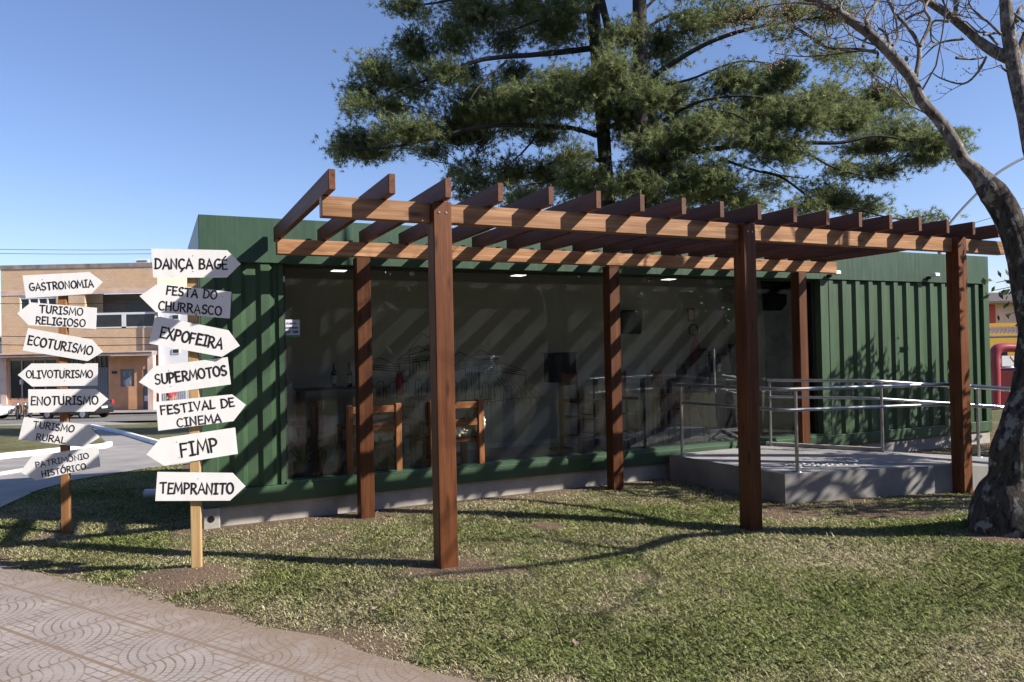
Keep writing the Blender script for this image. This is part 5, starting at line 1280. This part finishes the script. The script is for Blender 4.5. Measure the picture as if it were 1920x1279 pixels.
# ---- vehicles
def car(label, loc, rotz, paint, ln=3.9, wd=1.66, hatch=True, detail=True):
    o = thing('parked_car', label, 'car', loc, rotz); h = ln / 2
    #       x,     zlow, zbelt, ztop,  wlow, wbelt, wtop     (front is +x)
    st = [(-h, .45, .80, .80, .66, .70, .60), (-h + .06, .30, .92, .95, .74, .76, .62), (-h + .35, .28, .95, 1.28, .80, .80, .58), (-h + .75, .27, .94, 1.43, .82, .82, .56), (-.3, .25, .92, 1.47, .83, .83, .57), (.35, .25, .90, 1.42, .83, .83, .56), (.75, .25, .89, 1.18, .83, .82, .60), (1.10, .25, .88, .90, .82, .80, .66), (h - .35, .26, .80, .82, .80, .77, .66), (h - .08, .30, .70, .70, .72, .70, .60), (h, .42, .58, .58, .58, .58, .52)]
    vs = []; fs = []; k = 8
    for x, zl, zb_, zt, wl, wb_, wt in st:
        vs += [(x, -wl, zl), (x, -wb_ - .02, (zl + zb_) / 2), (x, -wb_, zb_), (x, -wt, zt), (x, wt, zt), (x, wb_, zb_), (x, wb_ + .02, (zl + zb_) / 2), (x, wl, zl)]
    for i in range(len(st) - 1):
        for j in range(k): fs.append((i * k + j, i * k + (j + 1) % k, (i + 1) * k + (j + 1) % k, (i + 1) * k + j))
    fs += [tuple(range(k)), tuple(range((len(st) - 1) * k, len(st) * k))]
    body = M().add(vs, fs, True).build('body', paint, o); md = body.modifiers.new('b', 'BEVEL'); md.width = .03; md.segments = 2
    for sgn in (-1, 1):
        gl = M()
        for x0, x1 in ((-h + .55, -.55), (-.48, .25), (.31, .8)):
            def edge(x):
                for a, b in zip(st[:-1], st[1:]):
                    if a[0] <= x <= b[0]:
                        t = (x - a[0]) / (b[0] - a[0]); return [a[i] + (b[i] - a[i]) * t for i in range(7)]
            q = []
            for x, tt in ((x0, .14), (x1, .14), (x1, .86), (x0, .86)):
                e = edge(x); zz = e[2] + (e[3] - e[2]) * tt; ww = e[5] + (e[6] - e[5]) * tt; q.append((x, sgn * (ww + .012), zz))
            gl.add(q, [(0, 1, 2, 3)])
        gl.build('side_window', GLASSDK, o)
    M().add([(-h + .06, -.55, 1.0), (-h + .06, .55, 1.0), (-h + .36, .5, 1.30), (-h + .36, -.5, 1.30)], [(0, 1, 2, 3)]).build('rear_window', GLASSDK, o)
    M().add([(1.06, -.6, .93), (1.06, .6, .93), (.44, .5, 1.40), (.44, -.5, 1.40)], [(0, 1, 2, 3)]).build('windscreen', GLASSDK, o)
    for x in (-h + .72, h - .75):
        for s_ in (-1, 1):
            wo = M().tube([(x, s_ * .64, .30), (x, s_ * .84, .30)], .30, 22).build('wheel', RUBBER, o)
            rm = M(); rm.tube([(x, s_ * .835, .30), (x, s_ * .852, .30)], .19, 16)
            for a in range(5): rm.box(x - .02 + .1 * cos(a * 1.257), x + .02 + .1 * cos(a * 1.257), s_ * .846 - .012, s_ * .846 + .012, .28 + .1 * sin(a * 1.257), .32 + .1 * sin(a * 1.257))
            rm.build('rim', CHROME, wo)
    for s_ in (-1, 1):
        M().bbox(-h - .005, -h + .14, s_ * .66 - .09, s_ * .66 + .09, .78, 1.02, .02).build('tail_light', mat('tail_red', (.45, .02, .03), .2), o)
        M().bbox(h - .25, h - .02, s_ * .58 - .12, s_ * .58 + .12, .58, .72, .02).build('headlight', mat('clear_lamp', (.7, .7, .72), .1), o)
        M().bbox(.62, .76, s_ * .9 - .08, s_ * .9 + .08, .93, 1.05, .02).build('mirror', paint, o)
    M().bbox(-h - .015, -h + .02, -.22, .22, .58, .70, .004).build('licence_plate', WFR, o); M().bbox(-h - .03, -h + .15, -.70, .70, .32, .50, .03).build('bumper', BLACK, o)
    return o
BLK = mat('black_car_paint', (.012, .013, .014), .2, .1, coat=1); WHT = mat('white_car_paint', (.75, .75, .76), .25, .03, coat=1); SIL = mat('silver_car_paint', (.50, .53, .58), .25, .05, metal=.5, coat=1)
cp = at(143, 786, 44.0); car('black hatchback with red tail light parked in front of the brick building', (cp.x, 44.0, zgf(cp.x, 44) + .03), radians(166), BLK)
cp = at(-52, 786, 43.0); car('white car cut off by the left edge of the street', (cp.x, 43.0, zgf(cp.x, 43) + .03), radians(8), WHT)
cp = at(1878, 800, 30.0); car('silver white car half hidden behind the leaning trunk at the right', (cp.x + .9, 30.0, zgf(cp.x, 30) + .03), radians(20), SIL)
car('pale parked car behind the viewer, seen only mirrored in the left panes of the kiosk', (13, -11, 0), radians(150), SIL)
car('white parked car behind the viewer, seen only mirrored in the middle panes of the kiosk', (21, -10, 0), radians(160), WHT)
def motorbike(label, loc, rotz, paint):
    o = thing('motorcycle', label, 'motorcycle', loc, rotz, 'motorcycles parked by the kerb')
    for x in (-.62, .62):
        wo = M(); n = 20; vs = []; fs = []
        for i in range(n):
            a = 2 * pi * i / n
            for j in range(6): b_ = 2 * pi * j / 6; vs.append((x + (.26 + .05 * cos(b_)) * cos(a), .05 * sin(b_), .31 + (.26 + .05 * cos(b_)) * sin(a)))
        for i in range(n):
            for j in range(6): fs.append((i * 6 + j, i * 6 + (j + 1) % 6, ((i + 1) % n) * 6 + (j + 1) % 6, ((i + 1) % n) * 6 + j))
        w_ = wo.add(vs, fs, True).build('wheel', RUBBER, o); sp = M()
        for a in range(8): sp.tube([(x, 0, .31), (x + .24 * cos(a * pi / 4), 0, .31 + .24 * sin(a * pi / 4))], .008, 4)
        sp.build('spokes', CHROME, w_)
    f = M()
    for P in ([(.62, .07, .31), (.45, .07, .95)], [(.62, -.07, .31), (.45, -.07, .95)], [(.42, 0, .85), (.0, 0, .62), (-.1, 0, .35), (.3, 0, .32), (.42, 0, .75)], [(-.1, 0, .38), (-.62, .08, .31)], [(-.1, 0, .38), (-.62, -.08, .31)], [(-.62, .1, .31), (-.45, .1, .72)], [(-.62, -.1, .31), (-.45, -.1, .72)]): f.tube(P, .025, 6)
    f.build('frame', BLACK, o); M().ball((.16, 0, .80), .16, (1.6, .8, .75), 12, 8).build('tank', paint, o); M().ball((-.36, 0, .77), .13, (2.2, .9, .45), 12, 8).build('seat', BLACK, o); M().bbox(-.05, .28, -.12, .12, .32, .6, .04).build('engine', CHROME, o)
    M().tube([(.36, .36, 1.02), (.44, .12, .98), (.44, -.12, .98), (.36, -.36, 1.02)], .016, 6).build('handlebar', CHROME, o); M().ball((.56, 0, .88), .09, (.8, 1, 1), 10, 8).build('headlight', CHROME, o); M().tube([(.1, -.16, .3), (-.6, -.18, .38)], [.03, .045], 8).build('exhaust', CHROME, o)
    for s_ in (-1, 1): M().tube([(.4, s_ * .3, 1.02), (.38, s_ * .34, 1.18)], .007, 5).ball((.38, s_ * .36, 1.2), .05, (.4, 1, .7), 8, 6).build('mirror', BLACK, o)
    M().add([(-.55, -.07, .72), (-.55, .07, .72), (-.92, .08, .62), (-.92, -.08, .62), (-.55, -.07, .70), (-.55, .07, .70), (-.92, .08, .60), (-.92, -.08, .60)], [(0, 1, 2, 3), (4, 5, 6, 7), (0, 1, 5, 4), (1, 2, 6, 5), (2, 3, 7, 6), (3, 0, 4, 7)]).build('mudguard', paint, o)
cp = at(35, 786, 43.5); motorbike('black motorcycle parked beside the white car at the left edge', (cp.x, 43.5, zgf(cp.x, 43.5) + .03), radians(-62), BLK)
cp = at(52, 786, 43.8); motorbike('black motorcycle with bright tank parked between the other one and the hatchback', (cp.x, 43.8, zgf(cp.x, 43.8) + .03), radians(-70), mat('blue_bike', (.10, .10, .2), .3))
cp = at(322, 786, 45.0)
def person(label, loc, rotz):
    o = thing('person', label, 'person', loc, rotz)
    def skinned(name, V_, E_, R_, material):
        me = bpy.data.meshes.new(name); me.from_pydata(V_, E_, []); ob = bpy.data.objects.new(name, me); COL.objects.link(ob); ob.parent = o; me.materials.append(material)
        ob.modifiers.new('skin', 'SKIN'); lay = me.skin_vertices[0] if len(me.skin_vertices) else me.skin_vertices.new()
        for i, r in enumerate(R_): lay.data[i].radius = (r, r) if isinstance(r, (int, float)) else r
        lay.data[0].use_root = True; sd = ob.modifiers.new('sub', 'SUBSURF'); sd.levels = 1; sd.render_levels = 2; return ob
    skin = mat('skin', (.42, .25, .17), .6, .05)
    V_ = [(0, 0, .95), (0, 0, 1.15), (0, 0, 1.38), (0, 0, 1.50), (0, .02, 1.62), (0, .01, 1.72), (.1, 0, .9), (.11, .02, .5), (.11, 0, .09), (.11, -.14, .04), (-.1, 0, .9), (-.11, .03, .5), (-.12, .0, .09), (-.12, -.14, .04), (.19, 0, 1.40), (.24, .03, 1.13), (.22, -.06, .88), (.22, -.08, .78), (-.19, 0, 1.40), (-.24, .03, 1.13), (-.22, -.06, .88), (-.22, -.08, .78)]
    E_ = [(0, 1), (1, 2), (2, 3), (3, 4), (4, 5), (0, 6), (6, 7), (7, 8), (8, 9), (0, 10), (10, 11), (11, 12), (12, 13), (2, 14), (14, 15), (15, 16), (16, 17), (2, 18), (18, 19), (19, 20), (20, 21)]
    R_ = [.13, .13, .14, .055, .095, .085, .085, .06, .045, .035, .085, .06, .045, .035, .055, .042, .032, .03, .055, .042, .032, .03]
    skinned('body', V_, E_, R_, skin)
    skinned('shirt', [(0, 0, .98), (0, 0, 1.15), (0, 0, 1.39), (.19, 0, 1.40), (.24, .03, 1.16), (-.19, 0, 1.40), (-.24, .03, 1.16)], [(0, 1), (1, 2), (2, 3), (3, 4), (2, 5), (5, 6)], [.15, .15, .165, .075, .06, .075, .06], mat('red_shirt', (.5, .04, .05), .8))
    skinned('trousers', [(0, 0, .98), (.1, 0, .88), (.11, .02, .5), (.11, 0, .12), (-.1, 0, .88), (-.11, .03, .5), (-.12, 0, .12)], [(0, 1), (1, 2), (2, 3), (0, 4), (4, 5), (5, 6)], [.145, .1, .078, .065, .1, .078, .065], mat('dark_trousers', (.03, .035, .05), .8))
    h = M(); h.ball((0, .025, 1.70), .108, (.92, 1.05, .95), 14, 9, .05, 2); h.build('hair', mat('dark_hair', (.02, .014, .01), .6), o)
    n_ = M(); n_.ball((0, -.105, 1.655), .018, (.8, 1, 1.2), 8, 6); n_.build('nose', skin, o)
    for s_ in (-1, 1): M().ball((s_ * .035, -.088, 1.68), .011, (1.2, .6, .8), 8, 6).build('eye', BLACK, o); M().ball((s_ * .1, .01, 1.66), .022, (.4, .8, 1.3), 8, 6).build('ear', skin, o)
    M().ball((0, -.092, 1.61), .012, (2, .5, .5), 8, 6).build('mouth', mat('lips', (.35, .14, .12), .5), o)
person('person in a red shirt standing in the street behind the near signpost', (cp.x, 45.0, zgf(cp.x, 45) + .03), radians(20))

# ================================================================== far right
fy = 38.0; fx0, fx1 = at(1835, 630, fy).x, at(2060, 630, fy).x; fz = zgf(fx0, fy)
yb = thing('yellow_building', 'low yellow painted shop front beyond the right end of the kiosk', 'building', (fx0, fy, fz))
YEL = mat('yellow_paint', (.55, .32, .03), .7, .1, 1)
q = M(); q.box(0, fx1 - fx0, 0, 6, 0, at(1880, 606, fy).z - fz); q.build('wall', YEL, yb)
q = M(); q.box(0, fx1 - fx0, -.03, -.002, at(1880, 631, fy).z - fz, at(1880, 629, fy).z - fz); 
q.build('painted_line', mat('violet_paint', (.22, .18, .34), .6), yb)
q = M(); r_ = random.Random(3)
for i in range(9):
    x = .5 + i * .2; z = at(1880, 624, fy).z - fz
    ribbon(q, [Vector((x + .16 * a, 0, z + .3 * b)) for a, b in ((0, 0), (.3, 1), (.6, .2), (1, .9))], .07, .004 + .0005 * i)
q.build('painted_scrawl', mat('violet_paint', (.22, .18, .34), .6), yb, recalc=False)
q = M(); q.box(.5, 1.4, -.02, -.001, 0, 2.1); q.build('door', GLASSDK, yb)
gy = 44.0; gx0, gx1 = at(1830, 600, gy).x, at(2080, 600, gy).x; gz0 = zgf(gx0, gy)
gb = thing('grey_house', 'grey rendered house with a dark tiled roof above the yellow shop', 'building', (gx0, gy, gz0))
gt_ = at(1880, 570, gy).z - gz0; W_ = gx1 - gx0
q = M(); q.box(0, W_, 0, 8, 0, gt_); q.build('wall', mat('grey_render', (.42, .39, .37), .9, .2, .8), gb)
q = M(); q.add([(-.4, -.5, gt_), (W_ + .4, -.5, gt_), (W_ + .4, 4, gt_ + .75), (-.4, 4, gt_ + .75), (-.4, 8.5, gt_), (W_ + .4, 8.5, gt_), (-.4, -.5, gt_ + .15), (W_ + .4, -.5, gt_ + .15), (W_ + .4, 4, gt_ + .92), (-.4, 4, gt_ + .92), (-.4, 8.5, gt_ + .15), (W_ + .4, 8.5, gt_ + .15)], [(6, 7, 8, 9), (9, 8, 11, 10), (0, 1, 7, 6), (4, 5, 11, 10), (0, 3, 9, 6), (3, 4, 10, 9), (1, 2, 8, 7), (2, 5, 11, 8), (0, 1, 2, 3), (3, 2, 5, 4)]); q.build('roof', mat('dark_tiles', (.10, .075, .07), .9, .3, 3), gb)
q = M(); q.box(at(1850, 600, gy).x - gx0, at(1866, 600, gy).x - gx0, -.05, -.002, at(1880, 606, gy).z - gz0, at(1880, 572, gy).z - gz0); q.build('red_panel', mat('dull_red', (.28, .05, .05), .7), gb)
# red curved frame with a white panel
ry = 22.0; rz = zgf(at(1870, 700, ry).x, ry); rb = at(1867, 780, ry)
rp_ = thing('red_booth', 'rounded red booth frame with a white panel beyond the right end of the kiosk', 'booth', (rb.x, ry, rz))
def rpt(x, y, dy=0): p = at(x, y, ry + dy); return (p.x - rb.x, p.y - ry, p.z - rz)
for dy in (0, 1.2):
    q = M(); pts = [rpt(1868, 840, dy), rpt(1867, 760, dy), rpt(1866, 700, dy), rpt(1864, 672, dy), rpt(1868, 657, dy), rpt(1880, 652, dy), rpt(1905, 652, dy), rpt(1960, 652, dy)]
    p, r = smooth_path(pts, [.13, .13, .14, .15, .15, .14, .13, .13], 5); q.tube(p, r, 14); q.build('frame', mat('booth_red', (.34, .06, .075), .3, .06), rp_)
q = M(); a, b = rpt(1876, 688), rpt(1955, 661); q.bbox(a[0], b[0], -.05, 0.0, a[2], b[2] - .06, .02); pn = q.build('panel', WHITEW, rp_)
q = M(); t0 = rpt(1892, 674); ribbon(q, [Vector((t0[0], 0, t0[2] + .08)), Vector((t0[0] + .10, 0, t0[2] - .06)), Vector((t0[0] + .22, 0, t0[2] + .1))], .03, .053); q.build('red_mark', RED, pn, recalc=False)
q = M(); a, b = rpt(1877, 735), rpt(1955, 690); q.bbox(a[0], b[0], .0, 1.15, 0, b[2], .02); q.build('cabinet', mat('booth_dark_red', (.12, .015, .02), .4), rp_)
# street lamp whose curved arm rises from behind the kiosk
lp = at(1762, 470, 19.0); lz = zgf(lp.x, 19)
sl_ = thing('street_lamp', 'grey street lamp with a long curved arm rising behind the right end of the kiosk', 'street lamp', (lp.x, 19, lz))
GM = mat('lamp_grey', (.28, .30, .32), .5, .1)
M().tube([(0, 0, 0), (0, 0, lp.z - lz)], [.07, .05], 12).build('pole', GM, sl_)
P = [at(x, y, 19) - Vector((lp.x, 19, lz)) for x, y in ((1762, 470), (1771, 437), (1782, 418), (1806, 390), (1835, 360), (1862, 332), (1890, 312), (1925, 294), (1965, 282), (2010, 278))]
p, r = smooth_path(P, [.045] + [.032] * 9, 4); M().tube(p, r, 8).build('arm', GM, sl_)
q = M(); e = P[-1]; q.ball((e.x + .25, 0, e.z - .02), .16, (2, .8, .45), 14, 8); q.build('lamp_head', GM, sl_)
wire2 = M().tube([at(1820, 420, 30).lerp(at(1990, 370, 30), i / 10) for i in range(11)], .010, 4, False).build('overhead_wire', BLACK); tag(wire2, 'thin overhead wire to the right of the leaning trunk', 'wire')

# fallen leaves on the lawn
r_ = random.Random(8); spots = [(1690, 1213), (1765, 1225), (1380, 1235), (1490, 1182), (1080, 1215), (1240, 1120), (1600, 1100), (1820, 1150), (700, 1150), (1500, 1020), (1585, 1178), (960, 1110)]
lm = M(); lm.add([(-.045, 0, .012), (-.02, -.022, .004), (.02, -.018, .0), (.05, 0, .01), (.02, .02, .016), (-.02, .024, .01), (0, 0, .002)], [(0, 1, 6), (1, 2, 6), (2, 3, 6), (3, 4, 6), (4, 5, 6), (5, 0, 6)])
l0 = lm.build('fallen_leaf', mat('dry_leaf', (.24, .17, .125), .8, .3, 20))
for i, (x, y) in enumerate(spots):
    o = l0 if i == 0 else l0.copy()
    if i: COL.objects.link(o)
    g = ground_at(x, y); o.location = g + Vector((0, 0, .03)); o.rotation_euler = (r_.uniform(-.5, .5), r_.uniform(-.5, .5), r_.uniform(0, 6)); s = r_.uniform(.35, .6); o.scale = (s, s, s)
    tag(o, 'dry brown leaf lying on the sunlit lawn', 'leaf', 'dry leaves scattered over the lawn')
